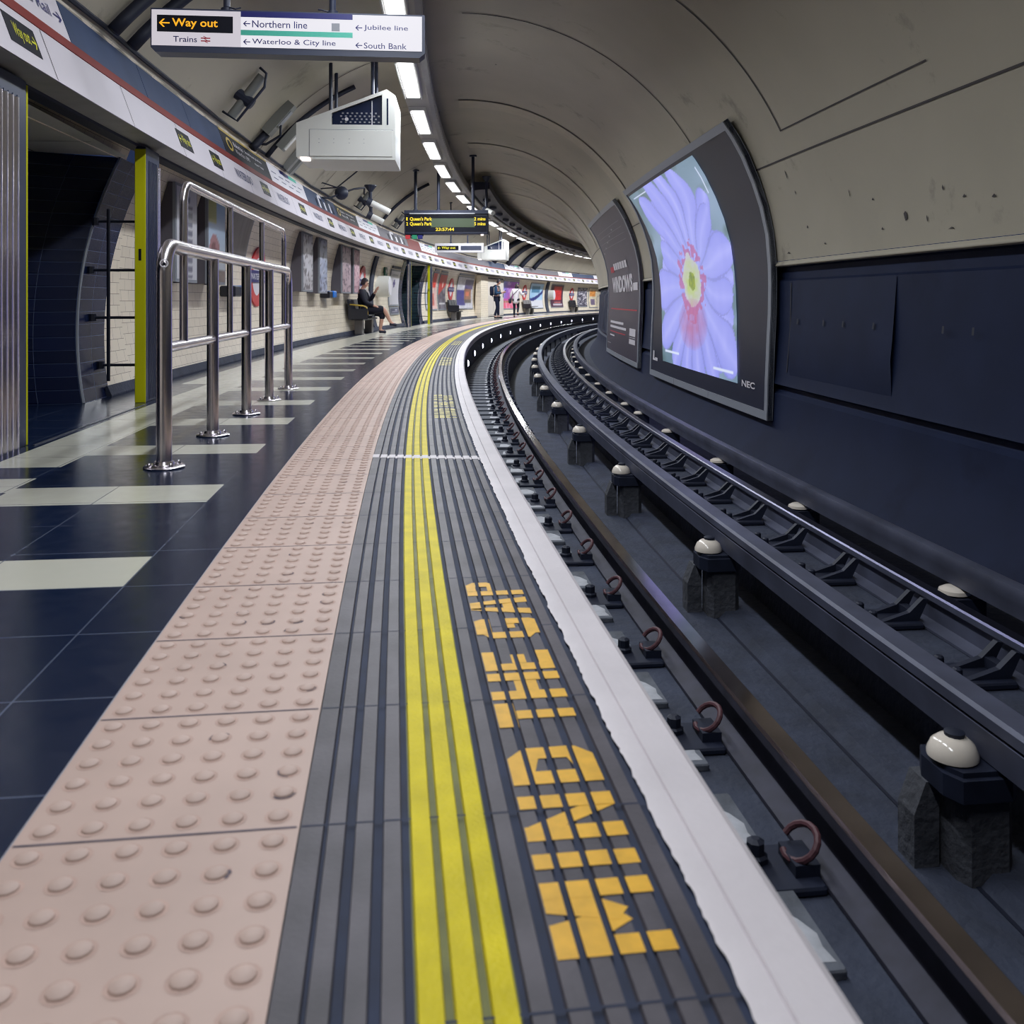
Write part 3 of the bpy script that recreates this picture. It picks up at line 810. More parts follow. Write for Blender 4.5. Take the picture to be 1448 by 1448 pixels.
lt0 = thing('ceiling_light', '', 'light', 0, -0.68, 3.50, 'strip lights along the trunking')
g = G(); L2 = 0.915
g.prism([(-0.125, 0.075), (-0.125, 0.02), (-0.115, 0.0), (-0.103, 0.0), (-0.103, 0.022), (0.103, 0.022), (0.103, 0.0), (0.115, 0.0), (0.125, 0.02), (0.125, 0.075)], -L2-.03, L2+.03); g.build('fitting', 'housing_white', lt0)
g = G(); g.face([(-0.085, -L2, 0.012), (-0.085, L2, 0.012), (0.085, L2, 0.012), (0.085, -L2, 0.012)]); g.build('diffuser', 'diffuser', lt0)
tube = bpy.data.lights.new('fluorescent_tube', 'AREA'); tube.shape = 'RECTANGLE'; tube.size = 0.17; tube.size_y = 1.83
tube.energy = LAMP; tube.color = (0.90, 0.95, 1.0); tube.spread = radians(174)
to = bpy.data.objects.new('fluorescent_tube', tube); COL.objects.link(to); to.parent = lt0; to.location = (0, 0, .008)
lamps = [10.75+2.705*k+0.915 for k in range(-4, 23)]
k = 0
for i, s in enumerate(lamps):
    lb = (nth(i-3)+' strip light from the hanging white sign along the trunking') if i >= 3 else nth(2-i)+' strip light behind the camera along the trunking'
    if i == 0:
        lt0['label'] = lb; lt0.location = W(s, -0.68, 3.50); lt0.rotation_euler = (0, 0, -ang(s))
    else: dup(lt0, s, -0.68, 3.50, lb)
# tube power steps up along the platform to brighten the far wall
for o in [o for o in sc.objects if o.type == 'LIGHT']:
    k = lamps.index(min(lamps, key=lambda q: (W(q, -.68, 3.508)-(o.parent.location+Vector((0, 0, .008)))).length))
    o.data = o.data.copy(); o.data.energy = LAMP*(0.85 if k < 4 else 1.05 if k < 8 else 1.3 if k < 11 else 1.65)

# ------------------------------------------------------------------ frieze beam over the platform wall
FB, FT = Vector((-2.42, 2.02)), Vector((-2.65, 2.66))
FN = Vector((FT.y-FB.y, FB.x-FT.x)).normalized()
def FP(s, t, e=0.0):
    q = FB+(FT-FB)*t+FN*e
    return W(s, q.x, q.y)
def fr(t, e=0.0):
    q = FB+(FT-FB)*t+FN*e
    return (q.x, q.y)
frieze = thing('station_frieze', 'long sign frieze with white and red bands running above the platform wall', 'sign frieze', 10, -2.5, 2.0)
g = G()
g.sweep([fr(0), fr(.455), fr(.455, -.03), (-2.60, 2.06), (-2.62, 2.02)], -6, S1-.5, 0.5, 0)
for k in range(-8, 56):
    s = 5.45+1.36*k
    if -5 < s < 40: g.sweep([fr(.005, .0015), fr(.453, .0015)], s-.004, s+.004, 1, 1, closed=False)
g.build('fascia', ['frieze_white', 'seam_dark'], frieze, world=True)
g = G(); g.sweep([fr(.455, .006), fr(.56, .006), fr(.56, -.02), fr(.455, -.02)], -6, S1-.5, 0.5); g.build('red_band', 'frieze_red', frieze, world=True)
g = G(); g.sweep([(-2.425, 2.016), (-2.60, 2.006), (-2.60, 2.014), (-2.425, 2.019)], -6, S1-.5, 0.5, 0); g.sweep([(-2.60, 1.985), (-2.70, 1.985), (-2.70, 2.05), (-2.60, 2.05)], -6, S1-.5, 0.5, 1); g.build('soffit', ['frieze_soffit', 'cable_black'], frieze, world=True)
g = G(); g.sweep([fr(.56, -.06), fr(1.0, -.06), fr(1.0, -.09), fr(.56, -.09)], -6, S1-.5, 0.5); g.build('backing', 'cable_black', frieze, world=True)
def upper(s0, s1, m, name='upper_panel', lbl=None, deco=None):
    g = G(); mats = [m]
    g.sweep([fr(.565), fr(1.0), fr(1.0, -.05), fr(.565, -.05)], s0+.006, s1-.006, 0.5, 0)
    if deco: mats += deco(g, s0, s1)
    g.build(name, mats, frieze, world=True, label=lbl)
fm = lambda s0, w, e: (lambda x, y: FP(s0+x*w, y, e))
def d_rail(g, a, b):
    g.text('National Rail', (b-.98, b-.22, .715, .83), lambda x, y: FP(x, y, .003), 1)
    arrow(g, b-.17, b-.04, .72, .82, lambda x, y: FP(x, y, .003), 1, right=True)
    return ['sign_blue']
def arrow(g, x0, x1, y0, y1, mp, m, right=False):
    ym = (y0+y1)/2; h = (y1-y0); w = x1-x0; t = h*0.085
    X = (lambda u: x0+u*w) if right else (lambda u: x1-u*w)
    def P(pts): g.poly(pts if right else pts[::-1], mp, m)
    P([(X(0), ym-t), (X(.9), ym-t), (X(.9), ym+t), (X(0), ym+t)])
    P([(X(1), ym), (X(.62), y1), (X(.44), y1), (X(.80), ym)])
    P([(X(1), ym), (X(.80), ym), (X(.44), y0), (X(.62), y0)])
def d_bak(g, a, b):
    g.rect(a, b, .95, 1.0, lambda x, y: FP(x, y, .003), 1)
    g.text('Bakerloo', (a+.55, a+1.0, .80, .88), lambda x, y: FP(x, y, .003), 2)
    g.text('Waterloo 1890', (a+.55, a+1.25, .68, .76), lambda x, y: FP(x, y, .003), 2)
    g.text('Southbound platform', (a+1.1, a+2.0, .80, .87), lambda x, y: FP(x, y, .003), 2)
    g.text('open late', (a+1.5, a+2.0, .68, .75), lambda x, y: FP(x, y, .003), 2)
    n = 18
    for i in range(n):
        t0, t1 = 2*pi*i/n, 2*pi*(i+1)/n; c = a+.33
        g.poly([(c+.14*cos(t0), .78+.12*sin(t0)), (c+.14*cos(t1), .78+.12*sin(t1)), (c+.09*cos(t1), .78+.075*sin(t1)), (c+.09*cos(t0), .78+.075*sin(t0))], lambda x, y: FP(x, y, .003), 1)
    return ['bench_yellow', 'text_white']
def d_line(g, a, b):
    mp = lambda x, y: FP(x, y, .003)
    w = b-a
    g.rect(a+w*.32, a+w*.56, .90, .985, mp, 1); g.rect(a+w*.56, a+w*.78, .90, .985, mp, 2)
    for k in range(5): g.rect(a+w*(.06+.18*k), a+w*(.18+.18*k), .80-.02*(k % 2), .82-.02*(k % 2), mp, 3)
    for k in range(4): g.rect(a+w*(.08+.2*k), a+w*(.2+.2*k), .68, .70, mp, 3)
    return ['sign_blue', 'sign_teal', 'text_blue']
def d_ppl(g, a, b):
    mp = lambda x, y: FP(x, y, .003); w = b-a
    for k in range(7):
        x = a+w*(.3+.09*k); h = .08+.05*((k*5) % 3)
        g.rect(x, x+w*.045, .60, .74+h, mp, 1 if k % 2 else 2)
    g.rect(a+w*.42, a+w*.52, .88, .97, mp, 1)
    return ['sign_white', 'glass_dark']
upper(-5.5, 3.2, 'frieze_blue'); upper(3.2, 6.0, 'frieze_white', 'upper_panel', 'white panel with blue lettering', d_rail)
for a, b in ((6.0, 7.55), (7.55, 8.8), (8.8, 10.15)): upper(a, b, 'frieze_blue')
upper(10.15, 12.55, 'black_panel', 'upper_panel', 'black panel with white lettering and a yellow edge', d_bak)
upper(12.55, 15.1, 'sign_white', 'upper_panel', 'white line diagram with a teal stripe', d_line)
upper(15.1, 17.9, 'frieze_blue', 'upper_panel', None, d_ppl)
upper(17.9, 20.3, 'black_panel', 'upper_panel', 'black panel with white lettering beyond the line diagram', d_bak)
upper(20.3, 23.0, 'sign_white', 'upper_panel', None, d_line)
upper(23.0, 27.4, 'gusset_grey', 'upper_panel', None, d_ppl); upper(27.4, 29.6, 'frieze_red')
upper(29.6, 32.6, 'sign_white', 'upper_panel', None, d_line)
upper(32.6, 43.4, 'gusset_grey'); upper(43.4, 47.0, 'frieze_blue'); upper(47.0, 51.5, 'sign_white', 'upper_panel', None, d_line); upper(51.5, 60.0, 'gusset_grey')
upper(60.0, 63.5, 'sign_white', 'upper_panel', None, d_line); upper(63.5, 69, 'frieze_blue'); upper(69.0, 72.0, 'sign_white'); upper(72.0, 75.3, 'frieze_blue')
def plate(s0, s1, right):
    g = G(); mp = lambda x, y: FP(x, y, .004)
    g.sweep([fr(.13, .001), fr(.37, .001), fr(.37, .003), fr(.13, .003)], s0, s1, 0.3, 0)
    w = s1-s0
    if right:
        g.text('Way out', (s0+.22*w, s0+.74*w, .17, .32), mp, 1, bold=.004); arrow(g, s0+.78*w, s0+.95*w, .19, .30, mp, 1, True)
    else:
        arrow(g, s0+.05*w, s0+.22*w, .19, .30, mp, 1); g.text('Way out', (s0+.27*w, s0+.92*w, .17, .32), mp, 1, bold=.004)
    g.build('way_out_plate', ['black_panel', 'yellow_post'], frieze, world=True, label='black plate with yellow way out lettering')
def stname(s0, s1):
    g = G(); mp = lambda x, y: FP(x, y, .003)
    g.text('WATERLOO', (s0, s1, .17, .33), mp, 0, bold=.01)
    g.build('station_name', ['text_blue'], frieze, world=True, label='blue capitals naming the station')
plate(4.92, 5.31, True); plate(8.11, 8.52, False); plate(9.24, 9.62, False); plate(11.57, 12.0, False)
stname(10.24, 11.05); stname(12.5, 13.25); plate(14.05, 14.5, False)
s = 15.2
k = 0
while s < 73:
    if k % 2 == 0: stname(s, s+.75)
    else: plate(s+.15, s+.6, False)
    s += 1.17; k += 1

# bundle of cables along the top of the frieze
g = G()
for k, (d, z, r) in enumerate(((-2.66, 2.69, .028), (-2.70, 2.67, .03), (-2.60, 2.705, .018), (-2.63, 2.735, .02))):
    pts = [W(-6+0.8*i, d+rng.uniform(-.008, .008), z+rng.uniform(-.012, .012)) for i in range(101)]
    g.tube(pts, r, 6)
tag(g.build('cable_bundle', 'cable_black', world=True), 'black cable bundle lying along the top of the sign frieze', 'cables')

# fins that carry the frieze beside the cross passages
def fin(name, label, s0, s1, ysign, steel_first, z1=1.984, wide=False):
    t = thing(name, label, 'column', (s0+s1)/2, -2.565, 0)
    h = (s1-s0)/2
    g = G(); g.bbox(-0.045, 0.03, -h*.95, h*.95, 0, z1, .006)
    for k in range(6): y = -h*.5+h*.2*k; g.box(0.03, 0.034, y, y+h*.09, 0.02, z1-.1)
    g.build('fin_panel', 'navy_panel', t)
    ys = -h if steel_first else h
    g = G()
    for q in (range(6) if wide else (-1, 0, 1)):
        yy, rr = (ys+.05+q*.066, .042) if wide else (ys+(-1 if steel_first else 1)*(-.03)+q*.022, .026)
        g.cyl((0.012, yy, 0), (0.012, yy, z1-.12), rr, 16)
    g.build('steel_edge', 'steel', t, smooth=True, auto=40)
    ye = h if steel_first else -h
    g = G(); g.bbox(-0.05, 0.033, min(ye, ye*.96) if ye < 0 else ye*.96, ye*.96 if ye < 0 else ye, 0.0, z1-.02, .004)
    if not steel_first: g.box(-.02, .0, ye-.002, ye, 1.10, 1.19, 1)
    g.build('yellow_edge', ['yellow_post', 'black_panel'], t, label='bright yellow edge strip')
fin('frieze_column', 'navy and steel column cut off by the left edge of the photo', 4.78, 5.33, 1, True, wide=True)
fin('frieze_column', 'navy and steel column with a broad yellow edge left of the handrail', 7.42, 7.80, 1, False)
fin('frieze_column', 'slim pale steel column at the near side of the far cross passage', 27.35, 27.75, 1, True)
fin('frieze_column', 'yellow edged column at the far side of the far cross passage', 31.0, 31.45, 1, False)

# dark rods closing the gap between the wall and the yellow edged columns
def rods(s0, lbl):
    t = thing('wall_rods', lbl, 'rods', s0, -2.85, 0)
    for z in (1.44, 1.04, 0.65, 0.26):
        d = wall_d(z)+.012
        g = G(); g.cyl((d+2.85, 0, z), (.235, 0, z), .011, 8); g.lathe([(.03, -.03), (.03, .03)], (d+2.85+.02, 0, z), 8); g.build('cross_rod', 'cable_black', t)
    g = G(); g.cyl((-.12, -.02, .13), (-.12, -.02, 1.54), .014, 8); g.build('upright_rod', 'cable_black', t)
rods(7.9, 'dark rods between the cream tiles and the broad yellow column edge')
rods(31.4, 'dark rods closing the gap beside the far yellow column')
t = thing('socket_plate', 'small grey double socket plate on the dark passage tiles', 'socket', 7.08, -3.9, 1.17)
for x in (-.10, .07):
    g = G(); g.bbox(x-.07, x+.07, -.012, .012, -.06, .06, .004); f = g.build('plate', 'device_grey', t)
    g = G(); g.box(x-.02, x+.02, -.016, -.01, -.02, .02); g.build('switch', 'sign_white', f)

# ------------------------------------------------------------------ steel barrier on the platform
br = thing('crowd_barrier', 'polished steel tube barrier with five flanged posts standing on dark tiles', 'barrier', 6.5, -1.61, 0)
ps = (4.56, 5.60, 6.62, 7.52, 8.46); BD = -1.61
bw = lambda s, z, d=BD: W(s, d, z)
g = G()
ctop = 1.055; rc = .13
path = [bw(ps[0], .0), bw(ps[0], ctop-rc)]+[bw(ps[0]+rc*(1-cos(a)), ctop-rc+rc*sin(a)) for a in [pi/2*i/6 for i in range(1, 7)]]
path += [bw(ps[0]+.3+(ps[-1]-ps[0]-.6)*i/10, ctop) for i in range(11)]
path += [bw(ps[-1]-rc+rc*sin(a), ctop-rc+rc*cos(a)) for a in [pi/2*i/6 for i in range(0, 7)]]+[bw(ps[-1], 0)]
g.tube(path, .0365, 18); g.build('outer_hoop', 'steel', br, smooth=True, world=True, auto=50)
for s in ps[1:-1]:
    g = G(); g.cyl(bw(s, 0), bw(s, ctop-.02), .034, 18); g.build('post', 'steel', br, smooth=True, world=True, auto=50)
g = G(); g.tube([bw(ps[0]+(ps[-1]-ps[0])*i/12, .565) for i in range(13)], .026, 14); g.build('middle_rail', 'steel', br, smooth=True, world=True, auto=50)
us = (4.93, 6.08, 7.2, 8.21); ht = 1.395; rh = .1
path = [bw(us[0], .57), bw(us[0], ht-rh)]+[bw(us[0]+rh*(1-cos(a)), ht-rh+rh*sin(a)) for a in [pi/2*i/6 for i in range(1, 7)]]
path += [bw(us[0]+.25+(us[-1]-us[0]-.5)*i/8, ht) for i in range(9)]
path += [bw(us[-1]-rh+rh*sin(a), ht-rh+rh*cos(a)) for a in [pi/2*i/6 for i in range(0, 7)]]+[bw(us[-1], .57)]
g = G(); g.tube(path, .021, 14); g.build('upper_hoop', 'steel', br, smooth=True, world=True, auto=50)
for s in us[1:-1]:
    g = G(); g.cyl(bw(s, .57), bw(s, ht-.01), .019, 12); g.build('upright', 'steel', br, smooth=True, world=True, auto=50)
for s in ps:
    g = G(); c = bw(s, 0); g.lathe([(.092, 0.001), (.095, .006), (.088, .012), (.05, .016), (.044, .03), (.038, .032)], c, 28)
    f = g.build('flange', 'steel', br, smooth=True, world=True, auto=40)
    for q in range(4):
        b_ = G(); a = pi/4+pi/2*q; b_.lathe([(.011, .012), (.011, .022), (.006, .028)], (c.x+.072*cos(a), c.y+.072*sin(a), 0), 8); 
        o = b_.build('flange_bolt', 'steel', None, smooth=True, auto=40); o.parent = f
        o.matrix_parent_inverse = (Matrix.Translation(br.location) @ br.rotation_euler.to_matrix().to_4x4() @ f.matrix_parent_inverse).inverted()
g = G()
c = bw(ps[0], .965); u = (bw(ps[0], .965, BD)-Vector((0, 0, .965)))
n = 16
nrm = Vector((cos(radians(-70)), sin(radians(-70)), 0)); tan = Vector((-nrm.y, nrm.x, 0)); cc = c+nrm*.0375
for i in range(n):
    a, b = 2*pi*i/n, 2*pi*(i+1)/n
    g.face([cc+tan*.02*cos(a)+Vector((0,0,.02*sin(a))), cc+tan*.02*cos(b)+Vector((0,0,.02*sin(b))), cc+tan*.015*cos(b)+Vector((0,0,.015*sin(b))), cc+tan*.015*cos(a)+Vector((0,0,.015*sin(a)))], 0)
g.face([cc+tan*-.009+Vector((0,0,-.007)), cc+tan*.009+Vector((0,0,-.007)), cc+Vector((0,0,.01))], 1)
g.build('round_sticker', ['sign_white', 'black_panel'], br, world=True, label='small white round sticker with a black triangle')

# ------------------------------------------------------------------ hanging signs
def hang_rods(t, xs, z0, s, d0, r=.022, name='hanger_rod'):
    for x in xs:
        d = d0+x; zt = ZT+sqrt((RT-.003)**2-(d-DC)**2)-t.location.z
        g = G(); g.cyl((x, .06, z0), (x, .06, zt), r, 12); g.lathe([(r*1.7, z0), (r*1.7, z0+.03), (r, z0+.035)], (x, .06, 0), 12); g.lathe([(r*2.4, zt-.03), (r*2.4, zt)], (x, .06, 0), 12)
        g.build(name, 'device_dark', t, smooth=True, auto=40)
sg = thing('hanging_sign', 'large hanging direction sign with Way out at its left end', 'sign', 6.12, -1.25, 2.405)
w0, w1, H = -.862, .862, .245
g = G(); g.prism([(w0, .0), (w0+.03, -.03), (w1-.02, -.03), (w1+.015, .0), (w1+.015, H+.005), (w0, H+.005)], 0.0, .13); g.build('casing', 'sign_casing', sg)
Wd = w1-w0
def X(u): return w0+u*Wd
F = lambda x, y: Vector((x, -.006, y))
g = G(); g.box(X(0)+.008, X(.3265), -.004, .001, .012, H-.006); g.build('left_face', 'lit_soft', sg)
g = G(); g.box(X(.3265), X(.738), -.004, .001, .012, H-.006); f2 = g.build('middle_face', 'lit_white', sg)
g = G(); g.box(X(.738), X(1)-.004, -.004, .001, .012, H-.006); f3 = g.build('right_face', 'lit_white', sg)
g = G()
g.rect(X(.024), X(.298), .098, .205, F, 0)
G2 = lambda x, y: Vector((x, -.0075, y))
arrow(g, X(.031), X(.07), .128, .18, G2, 1)
g.text('Way out', (X(.078), X(.243), .118, .185), G2, 1, bold=.02)
g.build('way_out_panel', ['black_panel', 'lit_amber'], sg, label='black inset panel with amber Way out and arrow')
g = G(); g.text('Trains', (X(.082), X(.168), .035, .072), F, 0, bold=.008)
xa, xb, yc = X(.182), X(.216), .0535
for dy in (-.009, .009): g.rect(xa, xb, yc+dy-.0035, yc+dy+.0035, F, 1)
g.poly([(xa+.012, yc+.022), (xa+.020, yc+.022), (xa+.046, yc+.006), (xa+.038, yc+.006)], F, 1)
g.poly([(xb-.020, yc-.022), (xb-.012, yc-.022), (xb-.038, yc-.006), (xb-.046, yc-.006)], F, 1)
g.poly([(xa+.038, yc-.009), (xa+.046, yc-.009), (xa+.022, yc+.009), (xa+.014, yc+.009)], F, 1)
g.build('lettering', ['text_blue', 'text_red'], sg)
g = G(); g.rect(X(.3265), X(.738), .205, H-.004, F, 0); g.rect(X(.3265), X(.738), .088, .122, F, 1); g.build('line_stripes', ['sign_blue', 'sign_teal'], sg)
g = G()
for txt, u0, u1, ua, y0, y1 in (('Northern line', .368, .57, .335, .140, .185), ('Waterloo & City line', .368, .675, .335, .024, .068), ('Jubilee line', .78, .945, .748, .135, .175), ('South Bank', .78, .94, .748, .022, .06)):
    g.text(txt, (X(u0), X(u1), y0, y1), F, 0, bold=.004)
    ym = (y0+y1)/2; arrow(g, X(ua), X(ua+.026), ym-.017, ym+.017, F, 0)
g.build('lettering', ['sign_blue'], sg)
g = G(); g.rect(X(.660), X(.69), .128, .180, F, 0); g.build('torn_sticker', ['housing_shade'], sg)
hang_rods(sg, (X(.268), X(.66)), H, 6.12, -1.25)
for x in (X(.268), X(.66)-.09):
    g = G(); g.tube([(x, .04, H+.035), (x+.03, .03, H+.028), (x+.06, .03, H+.02), (x+.09, .05, H+.035)], .005, 6); g.build('power_lead', 'cable_black', sg)

dm = thing('train_indicator', 'hanging electronic train indicator with amber text and a clock line', 'train indicator', 21, -.72, 2.28)
w0, w1, H = -.945, .945, .48
g = G(); g.bbox(w0, w1, 0, .30, 0, H, .015); g.build('casing', 'board_navy', dm)
g = G(); g.box(w0-.0, w1, -.05, .05, H-.02, H+.06); g.box(w0+.12, w1-.3, -.06, -.045, H-.03, H-.0, 1); g.build('top_rail', ['device_dark', 'housing_shade'], dm)
g = G(); g.box(w0+.03, w1-.03, -.006, 0, .06, H-.07); g.build('window', 'black_panel', dm)
g = G(); g.box(w0+.60, w1-.30, -.010, -.006, .16, H-.12); g.build('green_display', 'green_led', dm)
F = lambda x, y: Vector((x, -.013, y))
g = G()
for txt, fit in (('1', (-.90,-.87,.31,.385)), ("Queen's Park", (-.82,-.32,.295,.39)), ('2 mins', (.63,.885,.31,.385)), ('2', (-.90,-.86,.20,.275)), ("Queen's Park", (-.82,-.32,.185,.28)), ('5 mins', (.63,.885,.2,.275)), ('23:57:44', (-.24,.18,.075,.15))):
    g.text(txt, fit, F, 0, bold=.03)
g.build('amber_text', ['amber_led'], dm)
hang_rods(dm, (-.70, -.18, .6), H+.05, 21, -.72, .035)
g = G(); g.box(.78, .84, -.02, 0, -.03, 0); g.build('indicator_lamp', 'small_lamp', dm)
for k, c in enumerate(('roundel_red', 'lit_green', 'sign_blue')):
    pass
t = thing('line_badges', 'small red, green and blue badges under the left end of the train indicator', 'sign', 21.0, -1.42, 2.18)
for x, c in ((-.17, 'roundel_red'), (-.02, 'lit_green'), (.11, 'sign_blue')):
    g = G(); g.bbox(x-.055, x+.055, .02, .05, 0, .09, .005); g.build('badge', c, t)
g = G(); g.box(-.23, .18, .05, .06, .06, .1); g.build('bracket', 'device_dark', t)

s2 = thing('hanging_sign', 'small white hanging sign with a yellow Way out panel beyond the train indicator', 'sign', 28, -1.13, 2.235)
w0, w1, H = -.74, .74, .275
g = G(); g.bbox(w0, w1, 0, .12, 0, H, .008); g.build('casing', 'sign_white', s2)
F = lambda x, y: Vector((x, -.004, y)); F2 = lambda x, y: Vector((x, -.007, y))
g = G(); g.rect(w0+.07, -.02, .07, .20, F, 0); arrow(g, w0+.09, w0+.18, .095, .175, F2, 1); g.text('Way out', (w0+.21, -.11, .085, .185), F2, 1, bold=.02); g.build('way_out_panel', ['black_panel', 'lit_yellow'], s2)
g = G(); g.rect(.05, w1-.07, .07, .20, F, 0); g.build('blue_panel', ['sign_casing'], s2)
hang_rods(s2, (-.26, .25), H, 28, -1.13, .02)

# ------------------------------------------------------------------ projector housings
def projector(label, s, k=1.0):
    t = thing('projector_housing', label, 'projector', s, -1.40, 2.44)
    x0, x1 = -.56, .59
    top = lambda x: .425+(x-x0)*(.825-.425)/(1.04)
    body = [(x0, .03), (x0+.17, .03), (x0+.2, 0), (x1, 0), (x1, .76), (x1-.10, .83), (x0, .425)]
    g = G()
    # front wall with the window cut out, and the rest of the box
    wx0, wx1, wz0 = -.146, .437, .41
    fr_ = lambda x, z: (x, 0, z)
    for pl in ([(x0, .03), (x0+.17, .03), (x0+.2, 0), (x1, 0), (x1, wz0), (x0, wz0)], [(x0, wz0), (wx0, wz0), (wx0, top(wx0)), (x0, .425)],
               [(wx1, wz0), (x1, wz0), (x1, .76), (x1-.10, .83), (wx1, top(wx1))], [(wx0, .545), (wx1, .765), (wx1, top(wx1)), (wx0, top(wx0))]):
        g.face([fr_(*p) for p in pl], 0)
    n = len(body); D = .97
    for i in range(n):
        a, b = body[i], body[(i+1) % n]
        g.face([(a[0], 0, a[1]), (b[0], 0, b[1]), (b[0], D, b[1]), (a[0], D, a[1])], 0)
    g.face([(x, D, z) for x, z in body], 0)
    g.build('body', ['housing_white'], t)
    g = G(); g.face([(wx0, .05, wz0), (wx1, .05, wz0), (wx1, .05, .765), (wx0, .05, .545)], 0)
    for i in range(9):
        for j in range(4):
            x, z = wx0+.09+.055*i+(.02 if j % 2 else 0), wz0+.03+.035*j
            if x < wx1-.04: g.box(x, x+.022, .044, .049, z, z+.017, 1)
    g.cyl((-.02+.04, .03, wz0+.07), (-.02+.04, .049, wz0+.07), .022, 10, 2)
    g.box(.31, .322, .04, .049, wz0, .70, 2)
    g.build('glass_window', ['glass_dark', 'housing_shade', 'sign_white'], t)
    g = G(); g.bbox(x0+.155, x1-.03, -.012, .0, .035, .345, .006); g.box(x0+.15, x1-.025, -.004, 0, .345, .352, 1); g.box(x0+.148, x0+.155, -.004, 0, .03, .352, 1)
    for px in (-.30, -.13, .05, .22):
        for pz in (.19, .235): g.box(px, px+.012, -.014, -.012, pz, pz+.006, 1)
    g.build('front_door', ['housing_white', 'housing_shade'], t)
    g = G(); g.box(x1-.1, x1-.08, -.003, 0, wz0, .72); g.build('vent_slot', 'glass_dark', t)
    g = G(); g.bbox(x0+.04, x0+.14, .02, .2, .005, .03, .005); g.build('courtesy_lamp', 'small_lamp', t)
    for x, y in ((-.2, .3), (.3, .3), (-.2, .8), (.3, .8)):
        zt = ZT+sqrt((RT-.003)**2-(-1.40+x-DC)**2)-2.44
        g = G(); g.cyl((x, y, top(x)-.02), (x, y, zt), .022, 10); g.build('drop_rod', 'device_dark', t)
    return t
projector('big pale projector housing hung below the lights behind the large white sign', 11.0)
projector('small distant pale projector housing hanging beyond the small way out sign', 37.6)

# ------------------------------------------------------------------ the big boards on the track wall
BP = [(2.53, 2.56), (2.64, 2.40), (2.74, 2.22), (2.85, 1.96), (2.93, 1.72), (2.99, 1.45), (3.015, 1.15), (3.02, .95), (3.015, .65), (3.0, .35), (2.985, 0.0), (2.975, -.40)]
BL = [0]
for i in range(1, len(BP)): BL.append(BL[-1]+math.hypot(BP[i][0]-BP[i-1][0], BP[i][1]-BP[i-1][1]))
def bp(q, e=0.0):
    """q metres down from the top of the board, e metres out from its face"""
    q = max(0, min(BL[-1]-1e-6, q))
    for i in range(1, len(BL)):
        if q <= BL[i]:
            t = (q-BL[i-1])/(BL[i]-BL[i-1]); a, b = BP[i-1], BP[i]
            n = Vector((-(a[1]-b[1]), -(b[0]-a[0]))).normalized()
            return (a[0]+(b[0]-a[0])*t+n.x*e, a[1]+(b[1]-a[1])*t+n.y*e)
def q_of_z(z):
    for i in range(1, len(BP)):
        if z >= BP[i][1]: 
            a, b = BP[i-1], BP[i]; return BL[i-1]+(a[1]-z)/(a[1]-b[1])*(BL[i]-BL[i-1])
    return BL[-1]
def BW(s, q, e=.006): d, z = bp(q, e); return W(s, d, z)
HB = BL[-1]
def big_board(name, label, cat, s0, s1, face):
    t = thing(name, label, cat, (s0+s1)/2, 3.0, -.4)
    qs = BL+[(BL[i]+BL[i+1])/2 for i in range(len(BL)-1)]; qs.sort()
    g = G(); pr = [bp(q) for q in qs]+[bp(q, -.045) for q in reversed(qs)]
    g.sweep(pr, s0, s1, .5, 0); g.build('face_board', face, t, world=True, smooth=True, auto=30)
    g = G()
    fw = .085
    for a, b in ((s0, s0+fw), (s1-fw, s1)):
        g.sweep([bp(q, .012) for q in qs]+[bp(q, -.05) for q in reversed(qs)], a, b, .3, 0)
    for qa, qb in ((0, fw), (HB-fw, HB)):
        g.sweep([bp(qa, .0125), bp(qb, .0125), bp(qb, -.05), bp(qa, -.05)], s0, s1, .5, 0)
    for sx in (s0+(s1-s0)*.36, s0+(s1-s0)*.68): g.sweep([bp(HB-fw, .0135), bp(HB, .0135)], sx, sx+.012, 1, 1, closed=False)
    g.build('frame', ['frame_grey', 'seam_dark'], t, world=True)
    g = G()
    for sx in (s0+.3, (s0+s1)/2, s1-.3):
        for q in (.3, 1.2, 2.6):
            d, z = bp(q, -.05); g.sweep([(d, z-.04), (d, z+.04), (min(3.10, arch_d(z)) if z > .1 else 2.99, z+.04), (min(3.10, arch_d(z)) if z > .1 else 2.99, z-.04)], sx-.05, sx+.05, 1)
    g.build('wall_bracket', 'iron_dark', t, world=True)
    return t
big = big_board('projection_board', 'tall curved black board with a projected lilac flower on the track wall', 'advert board', 9.02, 15.05, 'board_navy')
def lerp(a, b, t): return tuple(x+(y-x)*t for x, y in zip(a, b))
def hsh(i, j=0): return (sin(i*127.1+j*311.7)*43758.5453) % 1.0
def vnoise(x, y):
    i, j = math.floor(x), math.floor(y); fx, fy = x-i, y-j
    fx, fy = fx*fx*(3-2*fx), fy*fy*(3-2*fy)
    return (hsh(i, j)*(1-fx)+hsh(i+1, j)*fx)*(1-fy)+(hsh(i, j+1)*(1-fx)+hsh(i+1, j+1)*fx)*fy
